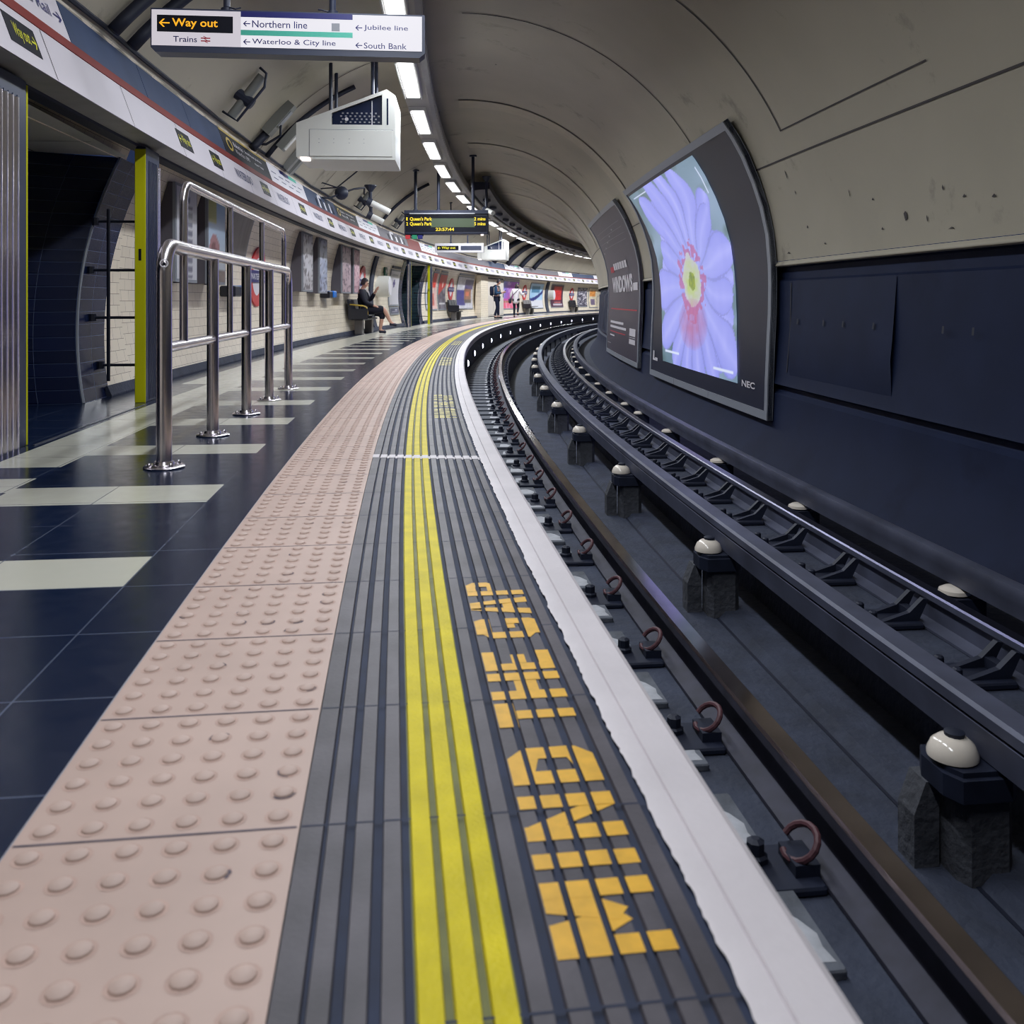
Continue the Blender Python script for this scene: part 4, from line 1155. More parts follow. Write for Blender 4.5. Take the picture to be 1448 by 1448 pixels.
def flower(u, v):
    """u 0 at the far edge .. 1 at the near edge, v 0 bottom .. 1 top; picture of a pale lilac daisy"""
    bg = lerp((96, 122, 132), (150, 168, 190), vnoise(u*5, v*9))
    bg = lerp(bg, (70, 92, 84), max(0, vnoise(u*9+4, v*14)-.62)*1.6)
    c = bg
    du, dv = (u-.53)/.54+.12*(vnoise(u*4+2, v*6)-.5), (v-.44)/.66+.1*(vnoise(u*5+7, v*5)-.5)
    for layer in (0, 1):
        th = math.atan2(dv, du)+(.16 if layer else 0.0); r = math.hypot(du, dv); n = 15 if layer else 17
        k0 = round(th/(2*pi)*n); off = (th-k0*2*pi/n)*n/pi; k = k0 % n     # -1..1 across one petal
        reach = .80+.32*hsh(k, 3+layer)-(.12 if layer == 0 else 0)
        wid = 1.0 if r < reach*.72 else max(0, 1-((r-reach*.72)/(reach*.28))**2)**.5
        if r < reach and abs(off) < wid:
            sh = .84+.16*hsh(k, 9+layer)+.06*cos(off*9)
            p = lerp((140, 142, 228), (190, 186, 252), min(1, .4+.6*(1-abs(off)/max(wid, .01)))*sh*(.7+.3*vnoise(u*26, v*6)))
            p = lerp(p, (168, 176, 224), max(0, .6-r)*.5)
            c = tuple(x*(.93 if abs(off) > wid*.9 else 1) for x in p)
    r = math.hypot((u-.52)/.56, (v-.44)/.62)
    rr = r*(1+.35*(vnoise(u*22, v*22)-.5))
    if .16 < rr < .31 and vnoise(u*40+9, v*46) > (.40 if .2 < rr < .27 else .55): c = lerp(c, (200, 84, 130), .62)
    if rr < .2: c = lerp((206, 196, 222), (190, 206, 100), min(1, max(0, (.24-rr)*7))*(.35+.65*vnoise(u*34, v*50)))
    if rr < .075: c = lerp((166, 176, 40), (110, 130, 70), vnoise(u*60, v*70))
    rb = math.hypot((u-.50)/.2, (v-.225)/.13)
    if rb < 1: c = lerp(c, (196, 92, 132), .8*(1-rb)**.5*(.5+.5*vnoise(u*30, v*30)))
    for x0, x1, y0, y1 in ((.05, .3, .965, .975), (.05, .056, .86, .97), (.75, .96, .035, .043), (.955, .961, .82, .95), (.05, .3, .058, .066)):
        if x0 < u < x1 and y0 < v < y1: c = (232, 232, 250)
    return (c[0]*.93, c[1]*.97, c[2])
def picture(name, fn, nu, nv, pt, m='print', parent=None):
    """a grid whose corners carry the printed or projected colours; pt maps (u,v) to a point"""
    g = G(); vs = [pt(i/nu, j/nv) for j in range(nv+1) for i in range(nu+1)]
    g.raw(vs, [(j*(nu+1)+i, j*(nu+1)+i+1, (j+1)*(nu+1)+i+1, (j+1)*(nu+1)+i) for j in range(nv) for i in range(nu)])
    o = g.build(name, [m], parent, world=True)
    ca = o.data.color_attributes.new('print', 'FLOAT_COLOR', 'POINT')
    k = 0
    for j in range(nv+1):
        for i in range(nu+1):
            c = fn(i/nu, j/nv); ca.data[k].color = (lin(max(0, min(255, c[0]))), lin(max(0, min(255, c[1]))), lin(max(0, min(255, c[2]))), 1); k += 1
    return o
qa, qb = q_of_z(2.455), q_of_z(-.115)
def scr(u, v):
    a = 14.87+(10.5-14.87)*u; b = 13.96+(10.0-13.96)*u     # top and bottom edges
    return BW(b+(a-b)*v, qb+(qa-qb)*v, .010)
picture('projected_picture', flower, 120, 170, scr, 'projection', big)['label'] = 'glowing picture of a pale lilac daisy'
g = G(); mp = lambda x, y: BW(-x, HB-y, .008)
g.text('NEC', (-9.86, -9.42, .27, .34), mp, 0, bold=.03)
g.rect(-14.80, -14.68, .25, .40, mp, 0); g.rect(-14.80, -14.5, .25, .28, mp, 0); g.rect(-14.62, -14.40, .25, .30, mp, 0)
g.build('corner_lettering', ['text_white'], big, world=True)

ad = big_board('wall_poster', 'dark framed wall poster with white capitals beyond the flower board', 'poster', 16.35, 22.1, 'poster_plum')
g = G(); mp = lambda x, y: BW(-x, HB-y, .008)
X0, X1 = -22.1, -16.35
f = lambda u: X0+(X1-X0)*u
g.text('WINDOWS', (f(.22), f(.84), 1.36, 1.70), mp, 0, bold=.05)
g.rect(f(.85), f(.95), 1.38, 1.52, mp, 0)
g.build('poster_title', ['text_white'], ad, world=True, label='tall white capitals'); g = G()
for k in range(6): g.rect(f(.33+.07*k), f(.385+.07*k), 1.84, 1.98, mp, 0)
for k in range(3): g.rect(f(.2+.045*k), f(.235+.045*k), 1.80, 1.93, mp, 1)
g.build('poster_heading', ['text_white', 'text_red'], ad, world=True, label='small red and white heading'); g = G()
g.rect(f(.16), f(.94), 1.00, 1.025, mp, 0); g.build('red_rule', ['text_red'], ad, world=True); g = G()
g.rect(f(.16), f(.69), .51, .53, mp, 0); g.build('red_rule', ['text_red'], ad, world=True); g = G()
g.rect(f(.16), f(.62), .70, .75, mp, 0); g.rect(f(.16), f(.70), .60, .65, mp, 0)
g.rect(f(.16), f(.34), .42, .45, mp, 0); g.rect(f(.06), f(.2), .24, .25, mp, 0)
g.build('poster_copy', ['text_white'], ad, world=True); g = G()
g.rect(f(.79), f(.93), .53, .67, mp, 0); g.rect(f(.79), f(.93), .38, .47, mp, 0); g.rect(f(.79), f(.93), .495, .505, mp, 0)
g.build('corner_logo', ['text_white'], ad, world=True); g = G()
for k in range(4): g.rect(f(.12), f(.88), 2.35+.12*k, 2.354+.12*k, mp, 2)
for k in range(5): g.rect(f(.10+.13*k), f(.13+.13*k), 2.26+.09*k, 2.29+.09*k, mp, 2)
g.build('fine_lines', ['text_white', 'text_red', 'housing_shade'], ad, world=True)

# ------------------------------------------------------------------ posters, panels and roundels on the platform wall
def wall_arc(z0, e=.02):
    pass
def PW(s, z, e=.02):
    return W(s, wall_d(z, RT-e), z)
def curved_poster(label, s0, s1, z0, z1, fn, nu=16, nv=26, frame='frame_grey', header=None):
    t = thing('wall_poster', label, 'poster', (s0+s1)/2, wall_d((z0+z1)/2), z0)
    zs = [z0+(z1-z0)*i/14 for i in range(15)]
    g = G(); g.sweep([(wall_d(z, RT-.03), z) for z in zs]+[(wall_d(z, RT-.004), z) for z in reversed(zs)], s0, s1, .5); g.build('frame', frame, t, world=True)
    b = .05
    picture('poster_print', fn, nu, nv, lambda u, v: PW(s0+b+(s1-s0-2*b)*u, z0+b+(z1-z0-2*b)*v, .033), 'print', t)
    if header:
        g = G(); g.sweep([(wall_d(z1+.03, RT-.03), z1+.03), (wall_d(z1+.1, RT-.03), z1+.1), (wall_d(z1+.1, RT-.004), z1+.1), (wall_d(z1+.03, RT-.004), z1+.03)], s0+.1, s1-.1, .5); g.build('header_strip', header, t, world=True)
    return t
def blocks(bg, items, nz=0.0):
    """a printed layout: background and rectangles (u0,u1,v0,v1,colour)"""
    def fn(u, v):
        c = bg(u, v) if callable(bg) else bg
        for u0, u1, v0, v1, k in items:
            if u0 <= u <= u1 and v0 <= v <= v1: c = k
        if nz: c = tuple(x*(1-nz+2*nz*vnoise(u*12, v*18)) for x in c)
        return c
    return fn
def flat_board(label, s0, s1, z0, z1, fn, d=-2.90, nu=16, nv=30):
    t = thing('poster_panel', label, 'poster', (s0+s1)/2, d, z0)
    g = G(); g.sweep([(d, z0), (d, z1), (d-.03, z1), (d-.03, z0)], s0, s1, .5); g.build('panel', 'frame_grey', t, world=True)
    picture('poster_print', fn, nu, nv, lambda u, v: W(s0+.03+(s1-s0-.06)*u, d+.003, z0+.03+(z1-z0-.06)*v), 'print', t)
    g = G(); n = 10
    for s in (s0+.004, s1-.02):
        pr = [(d-.03, z0), (d-.03, z1)]+[(wall_d(z1+(z0-z1)*i/n, RT-.003), z1+(z0-z1)*i/n) for i in range(n+1) if wall_d(z1+(z0-z1)*i/n) < d-.03]
        g.sweep(pr, s, s+.016, 1); g.build('side_gusset', 'gusset_grey', t, world=True); g = G()
    return t
listing = blocks((206, 206, 214), [(.25, .8, .03+.05*k, .05+.05*k, (110, 110, 130)) for k in range(16)]+[(.35, .65, .86, .93, (70, 80, 110)), (.4, .55, .62, .66, (60, 90, 60))])
def holiday(u, v):
    c = lerp((226, 230, 238), (150, 184, 220), v)
    if v < .35: c = lerp((232, 234, 240), (180, 190, 200), vnoise(u*5, v*9))
    if math.hypot((u-.35)/.3, (v-.42)/.16) < 1: c = (176, 120, 126)
    if math.hypot((u-.3)/.16, (v-.38)/.1) < 1: c = (120, 60, 70)
    if u < .45 and v > .7: c = (170, 172, 110)
    if v < .14: c = lerp((96, 84, 90), (150, 130, 120), vnoise(u*7, v*20))
    return c
def collage(a, b, c_, seed):
    def fn(u, v):
        n = vnoise(u*4+seed, v*12+seed)
        c = lerp(a, b, n)
        if vnoise(u*9+seed, v*22) > .68: c = c_
        return c
    return fn
flat_board('white text list panel behind the near end of the steel barrier', 9.52, 10.3, .98, 1.98, listing)
flat_board('slim holiday picture panel behind the steel barrier', 10.72, 11.5, .98, 1.98, holiday)
flat_board('pale patterned panel, near one of the pair beyond the barrier', 16.4, 17.25, .95, 2.0, collage((176, 172, 178), (210, 208, 216), (110, 104, 110), 3))
flat_board('bluish patterned panel, far one of the pair beyond the barrier', 17.85, 18.6, .93, 2.0, collage((150, 160, 190), (206, 208, 224), (96, 96, 120), 7))
flat_board('mauve patterned panel nearer the bench with the seated person', 20.15, 21.15, .95, 2.0, collage((176, 150, 162), (206, 186, 192), (110, 90, 104), 13))
flat_board('pinkish panel just behind the seated person', 21.5, 22.2, .95, 2.0, collage((214, 172, 184), (226, 196, 204), (170, 120, 140), 19))
curved_poster('grey hatched poster seen through the upper hoop of the barrier', 12.15, 13.3, 1.34, 2.0, blocks(lambda u, v: lerp((104, 98, 98), (128, 122, 122), vnoise(u*20, v*3)), [(0, 1, .0, .08, (70, 66, 70))]), 14, 20)

def roundel(label, s, z, r):
    t = thing('roundel', label, 'station roundel', s, wall_d(z), z-r)
    a0 = math.asin((z-ZT)/RT)
    def mp(x, y, e=.03):
        a = pi-(a0+y/RT); rr = RT-e
        return W(s+x, DC+rr*cos(a), ZT+rr*sin(a))
    n = 28
    g = G()
    for i in range(n):
        a, b = 2*pi*i/n, 2*pi*(i+1)/n
        q = lambda k, t_, e: mp(k*r*cos(t_), k*r*sin(t_), e)
        g.face([q(.0, a, .02), q(.64, a, .02), q(.64, b, .02)], 0)
        g.face([q(.64, a, .028), q(1, a, .028), q(1, b, .028), q(.64, b, .028)], 1)
        g.face([q(1, a, .028), q(1, a, .002), q(1, b, .002), q(1, b, .028)], 1)
        g.face([q(.64, a, .028), q(.64, a, .02), q(.64, b, .02), q(.64, b, .028)], 1)
    g.build('ring', ['sign_white', 'roundel_red'], t, world=True)
    g = G()
    for i in range(6):
        xa, xb = -1.22*r+2.44*r*i/6, -1.22*r+2.44*r*(i+1)/6
        g.face([mp(xa, -.2*r, .036), mp(xb, -.2*r, .036), mp(xb, .2*r, .036), mp(xa, .2*r, .036)], 0)
    g.text('WATERLOO', (-1.08*r, 1.08*r, -.1*r, .1*r), lambda x, y: mp(x, y, .039), 1, bold=.01)
    g.build('name_bar', ['sign_blue', 'sign_white'], t, world=True)
    return t
roundel('red ring station roundel behind the steel barrier', 14.1, 1.15, .45)
roundel('red ring station roundel behind the seated person', 23.5, 1.25, .42)
roundel('red ring station roundel above the first empty bench', 37.9, 1.25, .46)
roundel('roundel between the purple and the blue poster', 53.8, 1.25, .46)
roundel('farthest roundel, left of the black patterned poster', 65.2, 1.22, .46)

def two(a, b, k): return lambda u, v: lerp(a, b, vnoise(u*k, v*k*1.5))
curved_poster('poster of a dancer on white beside the far dark rods', 33.2, 34.0, .45, 1.9, blocks((206, 206, 220), [(.3, .7, .1, .5, (60, 56, 96)), (.4, .6, .5, .7, (110, 100, 150))]))
curved_poster('narrow red and white poster nearest the far yellow column', 34.2, 35.2, .42, 1.86, blocks((226, 190, 184), [(0, .7, .6, 1, (214, 70, 60)), (.1, .5, .1, .45, (206, 110, 104))], .1), header='frame_grey')
curved_poster('tall red and dark poster just before a roundel', 35.45, 36.85, .42, 1.84, blocks(lambda u, v: (196, 60, 52) if v > .55+.3*(u-.5) else lerp((66, 58, 70), (150, 146, 156), vnoise(u*6, v*12)), [(.1, .9, .08, .11, (226, 222, 226)), (.1, .9, .14, .17, (226, 222, 226)), (.5, .62, .62, .8, (236, 200, 190))]), header='frame_grey')
curved_poster('large poster of two halves in blue and brown right of a roundel', 39.0, 42.2, .40, 1.84, blocks(lambda u, v: lerp((216, 214, 224), (190, 190, 204), vnoise(u*6, v*6)), [(0, .5, .1, .6, (62, 60, 140)), (.5, 1, .62, .95, (74, 66, 120)), (.5, .95, .3, .62, (150, 104, 84)), (.55, .8, .42, .55, (214, 120, 90)), (.5, .95, .16, .3, (96, 88, 84))], .12), 22, 26, header='frame_grey')
def purple(u, v):
    c = lerp((226, 90, 150), (150, 60, 200), v)
    if v > .35: c = lerp(c, (110, 150, 226), max(0, .9-u*1.6)*.9)
    if .22 < v < .3: c = (176, 110, 84)
    if v < .2: c = (236, 96, 130)
    if vnoise(u*9, v*11) > .72: c = lerp(c, (240, 220, 240), .5)
    return c
curved_poster('pink and purple poster left of the person in the white coat', 48.6, 52.2, .32, 1.86, purple, 22, 26, header='frame_grey')
def bluep(u, v):
    c = (226, 226, 236)
    if v > .34: c = lerp((150, 196, 236), (196, 222, 244), vnoise(u*4, v*5))
    if .1 < u < .75 and .62 < v < .9: c = (74, 132, 170)
    if abs(v-(.34+.36*u*u)) < .07: c = (40, 52, 130)
    return c
curved_poster('pale blue poster with a dark blue swoosh', 55.0, 58.1, .30, 1.85, bluep, 22, 26)
curved_poster('dark poster with a large red figure right of the far white drum', 60.0, 63.0, .33, 1.85, blocks((84, 46, 70), [(.25, .85, .3, .95, (212, 52, 58)), (.2, .9, .08, .14, (200, 190, 200)), (.3, .8, .2, .24, (214, 120, 120))], .1), 20, 24)
curved_poster('black and white patterned poster near the end of the wall', 66.6, 69.0, .33, 1.72, collage((60, 56, 76), (110, 110, 126), (206, 200, 212), 23), 18, 22)
curved_poster('yellow and orange poster at the far end of the wall', 69.4, 71.6, .25, 1.75, blocks((230, 216, 190), [(.1, .8, .55, .9, (226, 150, 80)), (.2, .7, .1, .45, (126, 110, 140))], .12), 16, 22)

# dark strip, white drums, green sign and information poster before the far passage
def wall_strip(label, s0, s1):
    g = G(); zs = [.02+1.95*i/16 for i in range(17)]
    g.sweep([(wall_d(z, RT-.05), z) for z in zs]+[(wall_d(z, RT-.004), z) for z in reversed(zs)], s0, s1, .4)
    tag(g.build('wall_strip', 'track_dark', world=True), label, 'cable cover')
wall_strip('dark curved cable cover strip just beyond the seated person', 24.55, 24.95)
wall_strip('dark curved cable cover strip beside the far white drum', 58.7, 59.3)
def drum(label, s, z, r):
    t = thing('white_drum', label, 'housing', s, wall_d(z), z-r)
    g = G(); g.cyl((.0, 0, r), (.36, 0, r), r, 24); g.build('drum_body', 'housing_white', t, smooth=True, auto=40)
    g = G(); g.cyl((.361, 0, r), (.372, 0, r), r*.86, 24); g.build('drum_face', 'sign_white', t, smooth=True, auto=40)
    return t
drum('white round drum on the wall beyond the seated person', 25.7, 1.18, .29)
drum('far white round drum right of the pale blue poster', 59.7, 1.15, .3)
t = thing('exit_sign', 'small green running figure sign on the wall beyond the seated person', 'sign', 26.4, wall_d(1.6)+.0, 1.5)
g = G(); g.bbox(.02, .06, -.19, .19, 0, .24, .01); g.build('plate', 'green_sign', t)
g = G(); mp = lambda x, y: Vector((.063, x, y)); g.poly([(-.04,.05),(.0,.05),(.03,.12),(.09,.08),(.11,.10),(.04,.17),(-.03,.18),(-.09,.13),(-.07,.11),(-.03,.14)], mp); g.poly([(.03,.18),(.07,.18),(.07,.22),(.03,.22)], mp); g.build('symbol', 'sign_white', t)
curved_poster('white information poster with a purple emblem before the far passage', 27.25, 28.7, .62, 1.72, blocks((224, 222, 232), [(.35, .6, .58, .68, (70, 50, 130)), (.4, .55, .52, .74, (70, 50, 130)), (.2, .8, .86, .9, (170, 170, 184))]), header='device_dark')
curved_poster('small dark blue notice under the information poster', 27.3, 28.6, .36, .60, blocks((76, 78, 110), [(.2, .8, .3, .4, (170, 170, 190)), (.6, .8, .6, .8, (200, 200, 214))]), 10, 10)
for s, lb in ((12.5, 'black and blue box low on the wall behind the barrier'), (19.4, 'black and blue box low on the wall between two panel pairs')):
    t = thing('wall_box', lb, 'box', s, wall_d(.92)+.0, .84)
    g = G(); g.bbox(.0, .2, -.32, .02, 0, .14, .015); g.build('black_end', 'bench_black', t)
    g = G(); g.bbox(.0, .22, .021, .34, .01, .15, .02); g.build('blue_end', 'blue_plastic', t)
# cupboard and tiled return beside the standing man
t = thing('equipment_cupboard', 'tall pale double cupboard behind the standing man', 'cupboard', 46.0, -3.12, 0)
g = G(); g.bbox(.0, .30, -1.85, 1.85, .02, 1.96, .01); g.build('body', 'cupboard', t)
for y0, y1 in ((-1.80, -.62), (-.58, .62), (.66, 1.80)):
    g = G(); g.bbox(.30, .315, y0, y1, .08, 1.80, .006); d_ = g.build('door', 'cupboard', t)
    g = G(); g.bbox(.315, .335, y1-.22, y1-.16, .95, 1.15, .006); g.build('handle', 'device_dark', d_)
g = G(); g.box(.30, .312, -1.8, 1.8, 1.84, 1.9); g.build('top_strip', 'device_dark', t)
g = G(); g.sweep([(-3.08, 0), (-2.78, .0), (-2.78, 1.97), (-3.0, 1.97)], 42.55, 44.1, .4); struct(g.build('wall_return', 'cream_tile', world=True))

# ------------------------------------------------------------------ benches
def bench(label, s0, s1, arms, pale=False):
    t = thing('platform_bench', label, 'bench', (s0+s1)/2, -2.72, 0); h = (s1-s0)/2
    sm = 'bench_black'
    n = max(3, int(round((s1-s0)/.55))); w = 2*h/n
    g = G(); g.bbox(-.28, -.22, -h, h, .34, .42, .01); g.bbox(-.26, .02, -h+.1, h-.1, .33, .37, .008); g.build('frame_beam', 'bench_black', t)
    for k in range(n):
        y = -h+w*k
        g = G(); g.prism([(-.26, .40), (.16, .43), (.18, .45), (.165, .475), (-.22, .45)], y+.02, y+w-.02); g.build('seat', sm, t)
        g = G(); g.prism([(-.25, .45), (-.215, .45), (-.29, .80), (-.335, .82), (-.34, .78)], y+.02, y+w-.02); g.build('backrest', 'bench_grey' if pale else sm, t)
    for y in (-h*.6, h*.6):
        g = G(); g.bbox(-.22, -.04, y-.12, y+.12, 0, .335, .01); g.build('pedestal', 'bench_grey', t)
    for y in arms:
        g = G(); g.tube([(-.27, y, .70), (.05, y, .665), (.12, y, .63), (.15, y, .46)], .018, 10); g.build('armrest', 'bench_yellow', t, smooth=True)
    g = G(); g.box(-.3, .15, -h-.015, -h, .36, .60); g.build('end_plate', sm, t)
bench('black bench with yellow armrests under the seated person', 21.45, 23.6, (-1.06, 0.0))
bench('first empty bench beyond the far yellow column, under a red ring roundel', 36.9, 38.5, ())
bench('empty bench between the purple and the pale blue poster', 53.1, 54.9, (), True)
bench('farthest empty bench, left of the black patterned poster', 64.3, 65.8, ())

# ------------------------------------------------------------------ people
def skinned(name, nodes, edges, m, parent, sub=2, root=None):
    """one continuous skin grown over joints {name: (point, radius)}"""
    ks = list(nodes); ix = {k: i for i, k in enumerate(ks)}
    me = bpy.data.meshes.new(name); me.from_pydata([nodes[k][0] for k in ks], [(ix[a], ix[b]) for a, b in edges], [])
    o = bpy.data.objects.new(name, me); COL.objects.link(o)
    md = o.modifiers.new('skin', 'SKIN'); md.use_smooth_shade = True
    for k, v in zip(ks, me.skin_vertices[0].data):
        r = nodes[k][1]; v.radius = r if isinstance(r, tuple) else (r, r); v.use_root = (k == (root or ks[0]))
    sd_ = o.modifiers.new('sub', 'SUBSURF'); sd_.levels = sub; sd_.render_levels = sub
    dg = bpy.context.evaluated_depsgraph_get(); dg.update()
    nm = bpy.data.meshes.new_from_object(o.evaluated_get(dg)); nm.name = name
    o.modifiers.clear(); o.data = nm; bpy.data.meshes.remove(me)
    nm.materials.clear(); nm.materials.append(M[m])
    for p in nm.polygons: p.use_smooth = True
    if parent: o.parent = parent
    return o
def hand(N, E_, tag_, wrist, palm_dir, side, r=1.0):
    """palm and five fingers growing from a wrist joint, slightly curled"""
    d = Vector(palm_dir).normalized(); sd_ = Vector(side).normalized(); up = d.cross(sd_).normalized()
    w = Vector(N[wrist][0])
    N[tag_+'palm'] = (w+d*.055*r, .026*r); E_.append((wrist, tag_+'palm'))
    for i, (o, l) in enumerate(((-.030, .062), (-.010, .074), (.011, .070), (.031, .054))):
        a = w+d*.09*r+sd_*o*r; b = a+d*l*.55*r-up*.012*r; c = b+d*l*.4*r-up*.028*r
        for n_, p, q in (('a', a, .0105), ('b', b, .009), ('c', c, .0075)): N[f'{tag_}f{i}{n_}'] = (p, q*r)
        E_ += [(tag_+'palm', f'{tag_}f{i}a'), (f'{tag_}f{i}a', f'{tag_}f{i}b'), (f'{tag_}f{i}b', f'{tag_}f{i}c')]
    a = w+d*.05*r-sd_*.038*r; b = a+d*.035*r-sd_*.015*r-up*.012*r
    N[tag_+'ta'] = (a, .012*r); N[tag_+'tb'] = (b, .009*r); E_ += [(tag_+'palm', tag_+'ta'), (tag_+'ta', tag_+'tb')]
def head_parts(t, c, fwd, hair, long_=False, cap=False):
    f = Vector(fwd).normalized(); sdv = f.cross(Vector((0, 0, 1))).normalized(); c = Vector(c)
    g = G()
    for q in (-1, 1): g.ball(c+f*.088+sdv*.033*q+Vector((0,0,.005)), .011, n=8)
    g.build('eyes', 'hair_dark', t)
    g = G(); g.ball(c+f*.088+Vector((0,0,-.062)), .02, .02, .006, n=8); g.build('mouth', 'roundel_red', t)
    g = G()
    prof = []
    for i in range(9):
        for j in range(14):
            th = pi/2*(i/8)*1.05; ph = 2*pi*j/14
            p = Vector((cos(ph)*cos(th), sin(ph)*cos(th), sin(th)))
            front = p.x*f.x+p.y*f.y
            drop = (.055 if front < .35 else -.03)+(.16 if long_ and front < .2 else 0)
            z = p.z*.115+.015-(drop if i == 0 else drop*(1-i/8)**2)
            prof.append((c.x+p.x*.097, c.y+p.y*.105, c.z+z))
    g.raw(prof, [(i*14+j, i*14+(j+1) % 14, (i+1)*14+(j+1) % 14, (i+1)*14+j) for i in range(8) for j in range(14)], 0)
    g.build('hair', hair, t, smooth=True)

def add_head(N, E_, neck, c, fwd):
    c = Vector(c); f = Vector(fwd).normalized()
    N['jaw'] = (c+f*.015+Vector((0,0,-.055)), .062); N['skull'] = (c+Vector((0,0,.01)), .084); N['crown'] = (c-f*.006+Vector((0,0,.062)), .070)
    N['nose'] = (c+f*.103+Vector((0,0,-.02)), .011)
    for q, n_ in ((-1, 'earl'), (1, 'earr')):
        s_ = f.cross(Vector((0,0,1))).normalized()
        N[n_] = (c+s_*.09*q+Vector((0,0,-.012)), .014); E_.append(('skull', n_))
    E_ += [(neck, 'jaw'), ('jaw', 'skull'), ('skull', 'crown'), ('skull', 'nose')]

# standing man looking at a phone, facing the track; local +x is towards the track
V = lambda x, y, z: Vector((x, y, z))
pm = thing('person', 'standing person in a blue jacket with a backpack, looking down at a phone', 'person', 40.9, -1.72, 0.0)
N = {'pelvis': (V(0,0,.93), .115), 'belly': (V(.01,0,1.08), .115), 'chest': (V(0,0,1.27), .135), 'neckb': (V(.0,0,1.43), .06), 'neck': (V(.03,0,1.49), .05)}
E_ = [('pelvis','belly'),('belly','chest'),('chest','neckb'),('neckb','neck')]
add_head(N, E_, 'neck', V(.075, 0, 1.60), V(1, .1, -.35))
for q, n_ in ((-1,'l'),(1,'r')):
    N[n_+'sh'] = (V(0,.17*q,1.38), .062); N[n_+'el'] = (V(-.03,.235*q,1.10), .045); N[n_+'wr'] = (V(.24,.10*q,1.14), .028)
    E_ += [('chest',n_+'sh'),(n_+'sh',n_+'el'),(n_+'el',n_+'wr')]
    hand(N, E_, n_, n_+'wr', (1, -.45*q, .25), (0, q*.3, 1))
    N[n_+'hip'] = (V(0,.09*q,.88), .09); N[n_+'kn'] = (V(.04,.10*q,.49), .056); N[n_+'an'] = (V(-.02+.06*q,.11*q,.09), .038); N[n_+'to'] = (V(.14+.06*q,.12*q,.035), .034)
    E_ += [('pelvis',n_+'hip'),(n_+'hip',n_+'kn'),(n_+'kn',n_+'an'),(n_+'an',n_+'to')]
skinned('body', N, E_, 'skin', pm)
head_parts(pm, V(.075,0,1.60), V(1,.1,-.2), 'hair_dark')
J = {k: (N[k][0], N[k][1]+.022) for k in ('belly','chest','lsh','rsh','lel','rel')}
J['pel'] = (V(0,0,.98), .145); J['col'] = (V(0,0,1.42), .075)
for n_ in 'lr': J[n_+'cu'] = (N[n_+'wr'][0]*.93+N[n_+'el'][0]*.07, .042)
skinned('jacket', J, [('pel','belly'),('belly','chest'),('chest','col'),('chest','lsh'),('chest','rsh'),('lsh','lel'),('rsh','rel'),('lel','lcu'),('rel','rcu')], 'denim', pm)
T = {k: (N[k][0], N[k][1]+.014) for k in ('pelvis','lhip','rhip','lkn','rkn')}
for n_ in 'lr': T[n_+'hem'] = (N[n_+'an'][0]+V(0,0,.03), .058)
skinned('trousers', T, [('pelvis','lhip'),('pelvis','rhip'),('lhip','lkn'),('rhip','rkn'),('lkn','lhem'),('rkn','rhem')], 'trousers_navy', pm)
for n_ in 'lr':
    a, b = N[n_+'an'][0], N[n_+'to'][0]
    skinned('shoe', {'h': (V(a.x-.03,a.y,.045), .045), 'm': (V((a.x+b.x)/2,a.y,.05), .046), 't': (V(b.x+.03,b.y,.036), .036)}, [('h','m'),('m','t')], 'shoe_black', pm)
g = G(); g.bbox(-.30,-.15,-.15,.15,1.0,1.42,.05); bp_ = g.build('backpack', 'trousers_navy', pm, smooth=True, auto=50)
for q in (-1, 1):
    g = G(); g.tube([V(-.17,.12*q,1.38), V(-.05,.125*q,1.475), V(.10,.125*q,1.40), V(.13,.13*q,1.2), V(-.1,.15*q,1.05)], .018, 8); g.build('shoulder_strap', 'cloth_black', pm, smooth=True)
ph = tag(None or (lambda o: o)(bpy.data.objects.new('mobile_phone', None)), 'dark mobile phone held by the standing person in the blue jacket', 'phone')
COL.objects.link(ph); ph.location = W(40.9, -1.72)+Vector((.345*cos(-ang(40.9)), .345*sin(-ang(40.9)), 1.2)); ph.rotation_euler = (0, .9, -ang(40.9))
g = G(); g.bbox(-.006,.006,-.038,.038,-.07,.07,.004); g.build('phone_case', 'black_panel', ph)
g = G(); g.box(-.0075,-.0062,-.034,.034,-.062,.062); g.build('phone_screen', 'glass_dark', ph)

# woman in a white coat walking away; local +y is along the platform
pw = thing('person', 'walking person seen from behind in a white coat and dark leggings', 'person', 43.4, -1.30, 0.0)
N = {'pelvis': (V(0,0,.86), .115), 'belly': (V(0,.03,1.0), .10), 'chest': (V(0,.06,1.17), .12), 'neckb': (V(0,.08,1.32), .05), 'neck': (V(0,.10,1.37), .045)}
E_ = [('pelvis','belly'),('belly','chest'),('chest','neckb'),('neckb','neck')]
add_head(N, E_, 'neck', V(.01, .13, 1.465), V(.1, 1, -.2))
for q, n_, arm in ((-1,'l',(V(-.26,.04,1.02),V(-.24,.16,.84))),(1,'r',(V(.27,.06,1.06),V(.34,.2,1.1)))):
    N[n_+'sh'] = (V(.155*q,.06,1.27), .055); N[n_+'el'] = (arm[0], .042); N[n_+'wr'] = (arm[1], .026)
    E_ += [('chest',n_+'sh'),(n_+'sh',n_+'el'),(n_+'el',n_+'wr')]
    hand(N, E_, n_, n_+'wr', arm[1]-arm[0], (0, 0, 1), .92)
N['lhip'] = (V(-.085,0,.8), .088); N['lkn'] = (V(-.08,.02,.46), .052); N['lan'] = (V(-.08,-.02,.09), .034); N['lto'] = (V(-.09,.13,.035), .032)
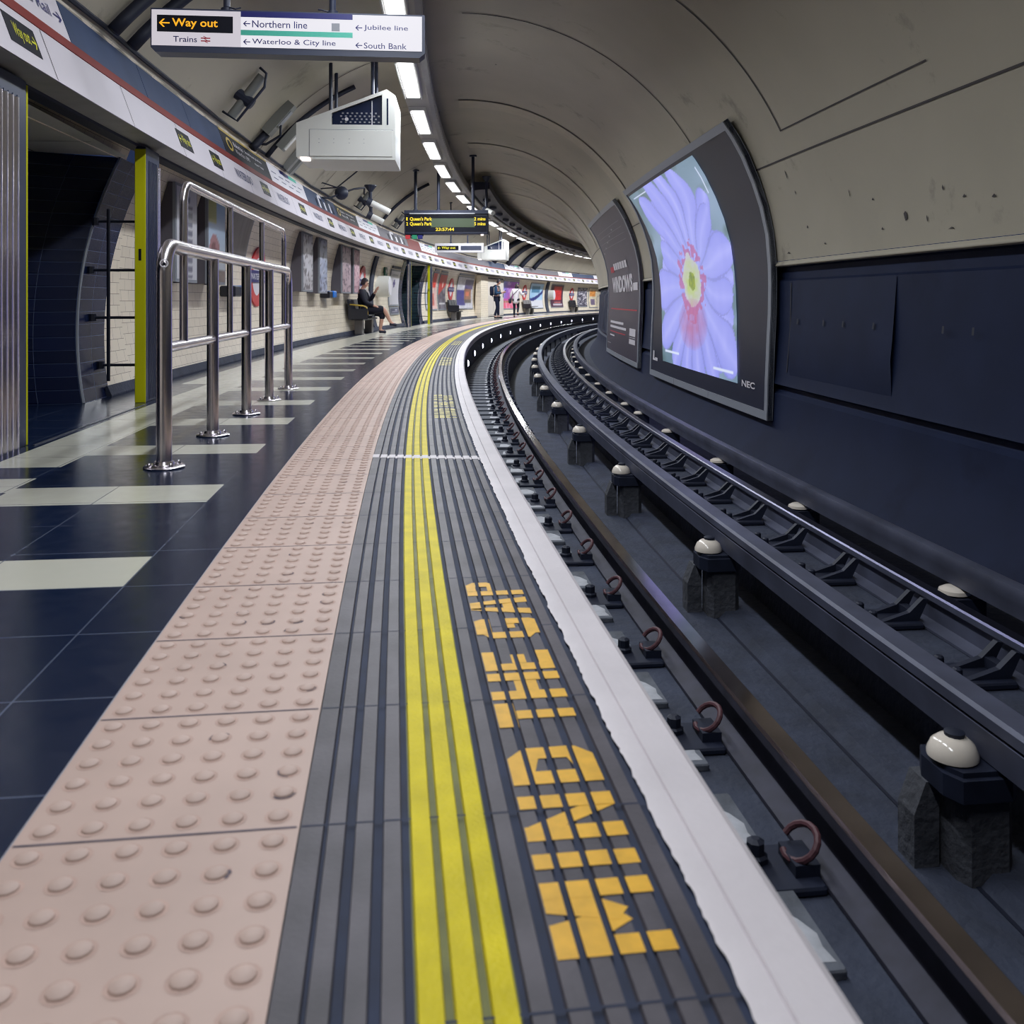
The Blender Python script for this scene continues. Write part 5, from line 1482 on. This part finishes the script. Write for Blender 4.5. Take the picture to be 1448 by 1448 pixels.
N['rhip'] = (V(.085,0,.8), .088); N['rkn'] = (V(.09,.10,.47), .052); N['ran'] = (V(.11,-.17,.22), .034); N['rto'] = (V(.12,-.10,.10), .032)
for n_ in 'lr': E_ += [('pelvis',n_+'hip'),(n_+'hip',n_+'kn'),(n_+'kn',n_+'an'),(n_+'an',n_+'to')]
skinned('body', N, E_, 'skin', pw)
head_parts(pw, V(.01,.13,1.465), V(.1,1,-.1), 'hair_dark', True)
J = {'hem': (V(0,.0,.62), (.20,.16)), 'hip': (V(0,0,.80), (.175,.15)), 'belly': (V(0,.03,1.0), .145), 'chest': (V(0,.06,1.18), .15), 'col': (V(0,.08,1.33), .085)}
for n_ in 'lr':
    J[n_+'sh'] = (N[n_+'sh'][0], .08); J[n_+'el'] = (N[n_+'el'][0], .064); J[n_+'cu'] = (N[n_+'wr'][0]*.9+N[n_+'el'][0]*.1, .05)
skinned('coat', J, [('hem','hip'),('hip','belly'),('belly','chest'),('chest','col'),('chest','lsh'),('chest','rsh'),('lsh','lel'),('rsh','rel'),('lel','lcu'),('rel','rcu')], 'coat_white', pw)
T = {k: (N[k][0], N[k][1]+.01) for k in ('pelvis','lhip','rhip','lkn','rkn','lan','ran')}
skinned('leggings', T, [('pelvis','lhip'),('pelvis','rhip'),('lhip','lkn'),('rhip','rkn'),('lkn','lan'),('rkn','ran')], 'cloth_black', pw)
for n_ in 'lr':
    a, b = N[n_+'an'][0], N[n_+'to'][0]
    skinned('shoe', {'h': (a-V(0,.02,.04), .042), 'm': ((a+b)/2, .044), 't': (b+V(0,.02,-.002), .034)}, [('h','m'),('m','t')], 'shoe_black', pw)
g = G(); g.tube([V(.16,.02,1.34), V(.02,-.10,1.20), V(-.16,-.11,1.0), V(-.25,-.06,.86)], .013, 8); g.build('bag_strap', 'leather_dark', pw, smooth=True)
g = G(); g.bbox(-.33,-.23,-.16,.10,.66,.88,.03); g.build('shoulder_bag', 'leather_dark', pw, smooth=True, auto=50)

# seated person with crossed legs on the first bench; local +x faces the track
px = thing('person', 'seated person in dark clothes with crossed bare legs on the black bench', 'person', 22.2, -2.72, 0.0)
N = {'pelvis': (V(-.08,0,.56), .12), 'belly': (V(-.10,0,.72), .115), 'chest': (V(-.12,0,.90), .13), 'neckb': (V(-.11,0,1.05), .058), 'neck': (V(-.09,0,1.10), .05)}
E_ = [('pelvis','belly'),('belly','chest'),('chest','neckb'),('neckb','neck')]
add_head(N, E_, 'neck', V(-.065, 0, 1.205), V(1, 0, -.15))
for q, n_, el, wr in ((-1,'l',V(-.02,-.22,.74),V(.20,-.12,.66)),(1,'r',V(.04,.22,.80),V(.17,.10,.99))):
    N[n_+'sh'] = (V(-.12,.17*q,1.0), .06); N[n_+'el'] = (el, .045); N[n_+'wr'] = (wr, .028)
    E_ += [('chest',n_+'sh'),(n_+'sh',n_+'el'),(n_+'el',n_+'wr')]
    hand(N, E_, n_, n_+'wr', wr-el, (0, 0, 1) if q > 0 else (0, 1, 0))
N['rhip'] = (V(-.03,.09,.54), .095); N['rkn'] = (V(.36,.07,.50), .062); N['ran'] = (V(.30,.05,.09), .04); N['rto'] = (V(.43,.03,.035), .034)
N['lhip'] = (V(-.03,-.09,.56), .095); N['lkn'] = (V(.40,-.02,.60), .062); N['lan'] = (V(.55,.05,.27), .04); N['lto'] = (V(.68,.06,.20), .034)
for n_ in 'lr': E_ += [('pelvis',n_+'hip'),(n_+'hip',n_+'kn'),(n_+'kn',n_+'an'),(n_+'an',n_+'to')]
skinned('body', N, E_, 'skin', px)
head_parts(px, V(-.065,0,1.205), V(1,0,-.1), 'hair_dark')
J = {k: (N[k][0], N[k][1]+.022) for k in ('belly','chest','lsh','rsh','lel','rel')}
J['pel'] = (V(-.08,0,.60), .15); J['col'] = (V(-.11,0,1.05), .072)
for n_ in 'lr': J[n_+'cu'] = (N[n_+'wr'][0]*.9+N[n_+'el'][0]*.1, .042)
skinned('jacket', J, [('pel','belly'),('belly','chest'),('chest','col'),('chest','lsh'),('chest','rsh'),('lsh','lel'),('rsh','rel'),('lel','lcu'),('rel','rcu')], 'cloth_black', px)
T = {k: (N[k][0], N[k][1]+.03) for k in ('pelvis','lhip','rhip')}
T['lk'] = (V(.42,-.01,.585), .095); T['rk'] = (V(.37,.07,.47), .095); T['rs'] = (V(.34,.06,.32), .085)
skinned('shorts', T, [('pelvis','lhip'),('pelvis','rhip'),('lhip','lk'),('rhip','rk'),('rk','rs')], 'cloth_black', px)
for n_ in 'lr':
    a, b = N[n_+'an'][0], N[n_+'to'][0]
    skinned('sandal', {'h': (a-V(.03,0,.045), .042), 'm': ((a+b)/2-V(0,0,.01), .043), 't': (b+V(.02,0,-.004), .036)}, [('h','m'),('m','t')], 'leather_dark', px)
g = G(); g.tube([V(-.06,.06,1.08), V(.03,.05,1.0), V(.055,0,.9), V(.03,-.05,1.0), V(-.06,-.06,1.08)], .008, 6); g.build('lanyard', 'sign_white', px)

# ------------------------------------------------------------------ fittings on the platform side of the vault
def CP(s, deg, e=.0):
    q = TC(deg, RT-e); return W(s, *q)
def vault_thing(name, label, cat, s, deg): 
    q = TC(deg); return thing(name, label, cat, s, q[0], q[1])
def pipe_or_shadow(label, s, a0, a1, r, ds=0.0, e=None):
    e = e or r+.015; n = 10
    g = G(); g.tube([CP(s+ds*i/n, a0+(a1-a0)*i/n, e) for i in range(n+1)], r, 8)
    o = g.build('pipe_or_shadow', 'cable_black', world=True, smooth=True)
    tag(o, label, 'pipe')
pipe_or_shadow('thick black pipe crossing the vault left of the large hanging sign', 6.75, 145.5, 122, .05, .35)
pipe_or_shadow('second thick black pipe crossing the vault, right beside the first', 7.15, 145.5, 120, .05, .35)
pipe_or_shadow('black pipe with a pale junction box beside the big projector housing', 12.3, 146, 118, .035, .3)
pipe_or_shadow('black pipe on the vault just left of the black pipe with a pale box', 11.5, 146.5, 136, .05, .2)
pipe_or_shadow('dark pipe rising from the frieze behind the train indicator', 23.0, 146, 116, .04, .3)
for k, s in enumerate((44.0, 47.2, 50.4, 53.5)): pipe_or_shadow(nth(k)+' broad shadow band crossing the vault, modelled as a dark tube, beyond the far projector housing', s, 146, 108, .13, .5)  # shadows across the vault, built as dark tubes
def fitting(label, s, deg, L=.55):
    t = vault_thing('tube_fitting', label, 'fitting', s, deg)
    a = radians(deg); tan = Vector((sin(a), 0, -cos(a))); nin = Vector((-cos(a), 0, -sin(a)))
    P0 = nin*.10
    g = G(); g.tube([P0-tan*L*.1, P0+tan*L*.9], .05, 12); g.build('tube_body', 'device_grey', t, smooth=True, auto=40)
    g = G(); g.tube([nin*.02-tan*L*.1+V(0,-.07,0), nin*.2-tan*L*.08+V(0,-.07,0), nin*.21+tan*L*.75+V(0,-.07,0), nin*.14+tan*L*.98+V(0,-.07,0), nin*.03+tan*L+V(0,-.07,0)], .014, 8); g.build('guard_bar', 'device_dark', t, smooth=True)
    g = G(); c = nin*.1+tan*L*.35; g.tube([c+nin*-.1, c+nin*.1], .062, 10); g.build('clamp', 'device_dark', t)
fitting('grey tubular fitting with a looped guard bar, nearest on the vault', 10.0, 143)
t = vault_thing('junction_box', 'grey oblong box with a dark lead on the vault left of the projector', 'box', 11.6, 139)
a = radians(139); tan = Vector((sin(a), 0, -cos(a))); nin = Vector((-cos(a), 0, -sin(a)))
def slab(t, name, m, c, l, w, h):
    vs = [c+tan*x+V(0,y,0)+nin*z for z in (0, h) for x, y in ((-l,-w),(l,-w),(l,w),(-l,w))]
    g = G(); g.raw(vs, [(0,3,2,1),(4,5,6,7),(0,1,5,4),(1,2,6,5),(2,3,7,6),(3,0,4,7)]); return g.build(name, m, t)
slab(t, 'box_body', 'device_grey', tan*.1, .24, .09, .12); slab(t, 'box_lid', 'housing_shade', tan*.14+nin*.121, .12, .06, .01)
g = G(); g.tube([tan*.05+nin*.13, tan*-.05+nin*.2+V(0,.05,0), tan*-.25+nin*.14+V(0,.04,0), tan*-.35+nin*.02], .016, 8); g.build('lead', 'cable_black', t, smooth=True)
t = vault_thing('junction_box', 'pale box strapped on the black pipe just left of the big projector', 'box', 12.35, 139)
slab(t, 'box_body', 'device_grey', tan*.02+nin*.07, .2, .08, .1); slab(t, 'box_lid', 'housing_white', tan*-.02+nin*.171, .13, .05, .012)
t = vault_thing('junction_box', 'pair of grey boxes on the vault under the left end of the projector', 'box', 13.6, 143)
slab(t, 'box_body', 'device_grey', tan*.05+V(0,-.1,0), .2, .06, .1); slab(t, 'box_body', 'device_grey', tan*-.02+V(0,.12,0), .15, .07, .12)
t = vault_thing('cable_bracket', 'thin black bracket with two arms on the vault beyond the projector', 'bracket', 16.3, 143)
g = G(); g.tube([nin*.02-tan*.1, nin*.22+tan*.1, nin*.3+tan*.55], .012, 6); g.build('arm', 'cable_black', t)
g = G(); g.tube([nin*.22+tan*.1, nin*.24+tan*.2+V(-.3,-.15,0), nin*.2+tan*.15+V(-.34,-.15,0)], .012, 6); g.build('arm', 'cable_black', t)
t = vault_thing('cable_junction', 'black round junction with looped leads beside the tubular camera', 'junction box', 17.3, 142)
g = G(); g.ball(nin*.14, .13, n=12); g.build('junction_body', 'device_dark', t, smooth=True)
g = G(); g.tube([nin*.14, nin*.22+tan*.2+V(0,.2,0), nin*.3+tan*.35+V(0,.5,0), nin*.32+tan*.25+V(0,.8,0)], .018, 8); g.build('lead', 'cable_black', t, smooth=True)
g = G(); g.tube([nin*.14, nin*.1-tan*.2+V(0,-.3,0), nin*.02-tan*.3+V(0,-.6,0)], .018, 8); g.build('lead', 'cable_black', t, smooth=True)
def camera_dev(label, s, d, z, drop, L, name='security_camera', deg=(1, .2, -.5)):
    t = thing(name, label, 'camera', s, d, z)
    f = Vector(deg).normalized()
    g = G(); g.cyl((0,0,.04), (0,0,drop), .035, 10); g.lathe([(.03, drop-.14), (.12, drop-.02), (.12, drop)], (0,0,0), 10); g.build('drop_bracket', 'device_dark', t)
    g = G(); g.tube([f*-.05, f*L], .062, 14); g.build('camera_tube', 'housing_white', t, smooth=True, auto=40)
    g = G(); g.tube([f*-.08, f*-.05], .085, 14); g.tube([f*-.05, f*.02], .078, 14); g.build('lens_end', 'device_dark', t, smooth=True, auto=40)
camera_dev('pale tubular camera on a dark drop bracket beside the train indicator', 18.2, -1.98, 2.70, .34, .42)
camera_dev('lower pale tubular camera just under the other tubular camera', 18.9, -2.08, 2.50, .3, .28)
camera_dev('dark camera on the track side of the lights right of the train indicator', 24.0, .02, 3.12, .86, .3, deg=(.6, -.7, -.35))
fitting('small looped bracket fitting between the cameras and the indicator', 19.6, 143, .4)
fitting('looped bracket fitting under the train indicator', 24.6, 143, .4)
# dark cable tray on the track side of the trunking
tr = thing('cable_tray', 'dark cable tray with round fixings beside the lights in the far bend', 'cable tray', 45, .1, 3.6)
g = G(); g.sweep([(-.36, 3.62), (-.36, 3.84), (.10, 3.84), (.10, 3.66)], 24, S1-1, .6); g.build('tray', 'cable_black', tr, world=True)
for k in range(22):
    s = 26+2.1*k
    g = G(); c = W(s, -.12, 3.60); g.lathe([(.05, -.09), (.11, -.05), (.11, .02)], c, 10); g.build('round_fixing', 'device_dark' if k < 8 else 'device_grey', tr, world=True)
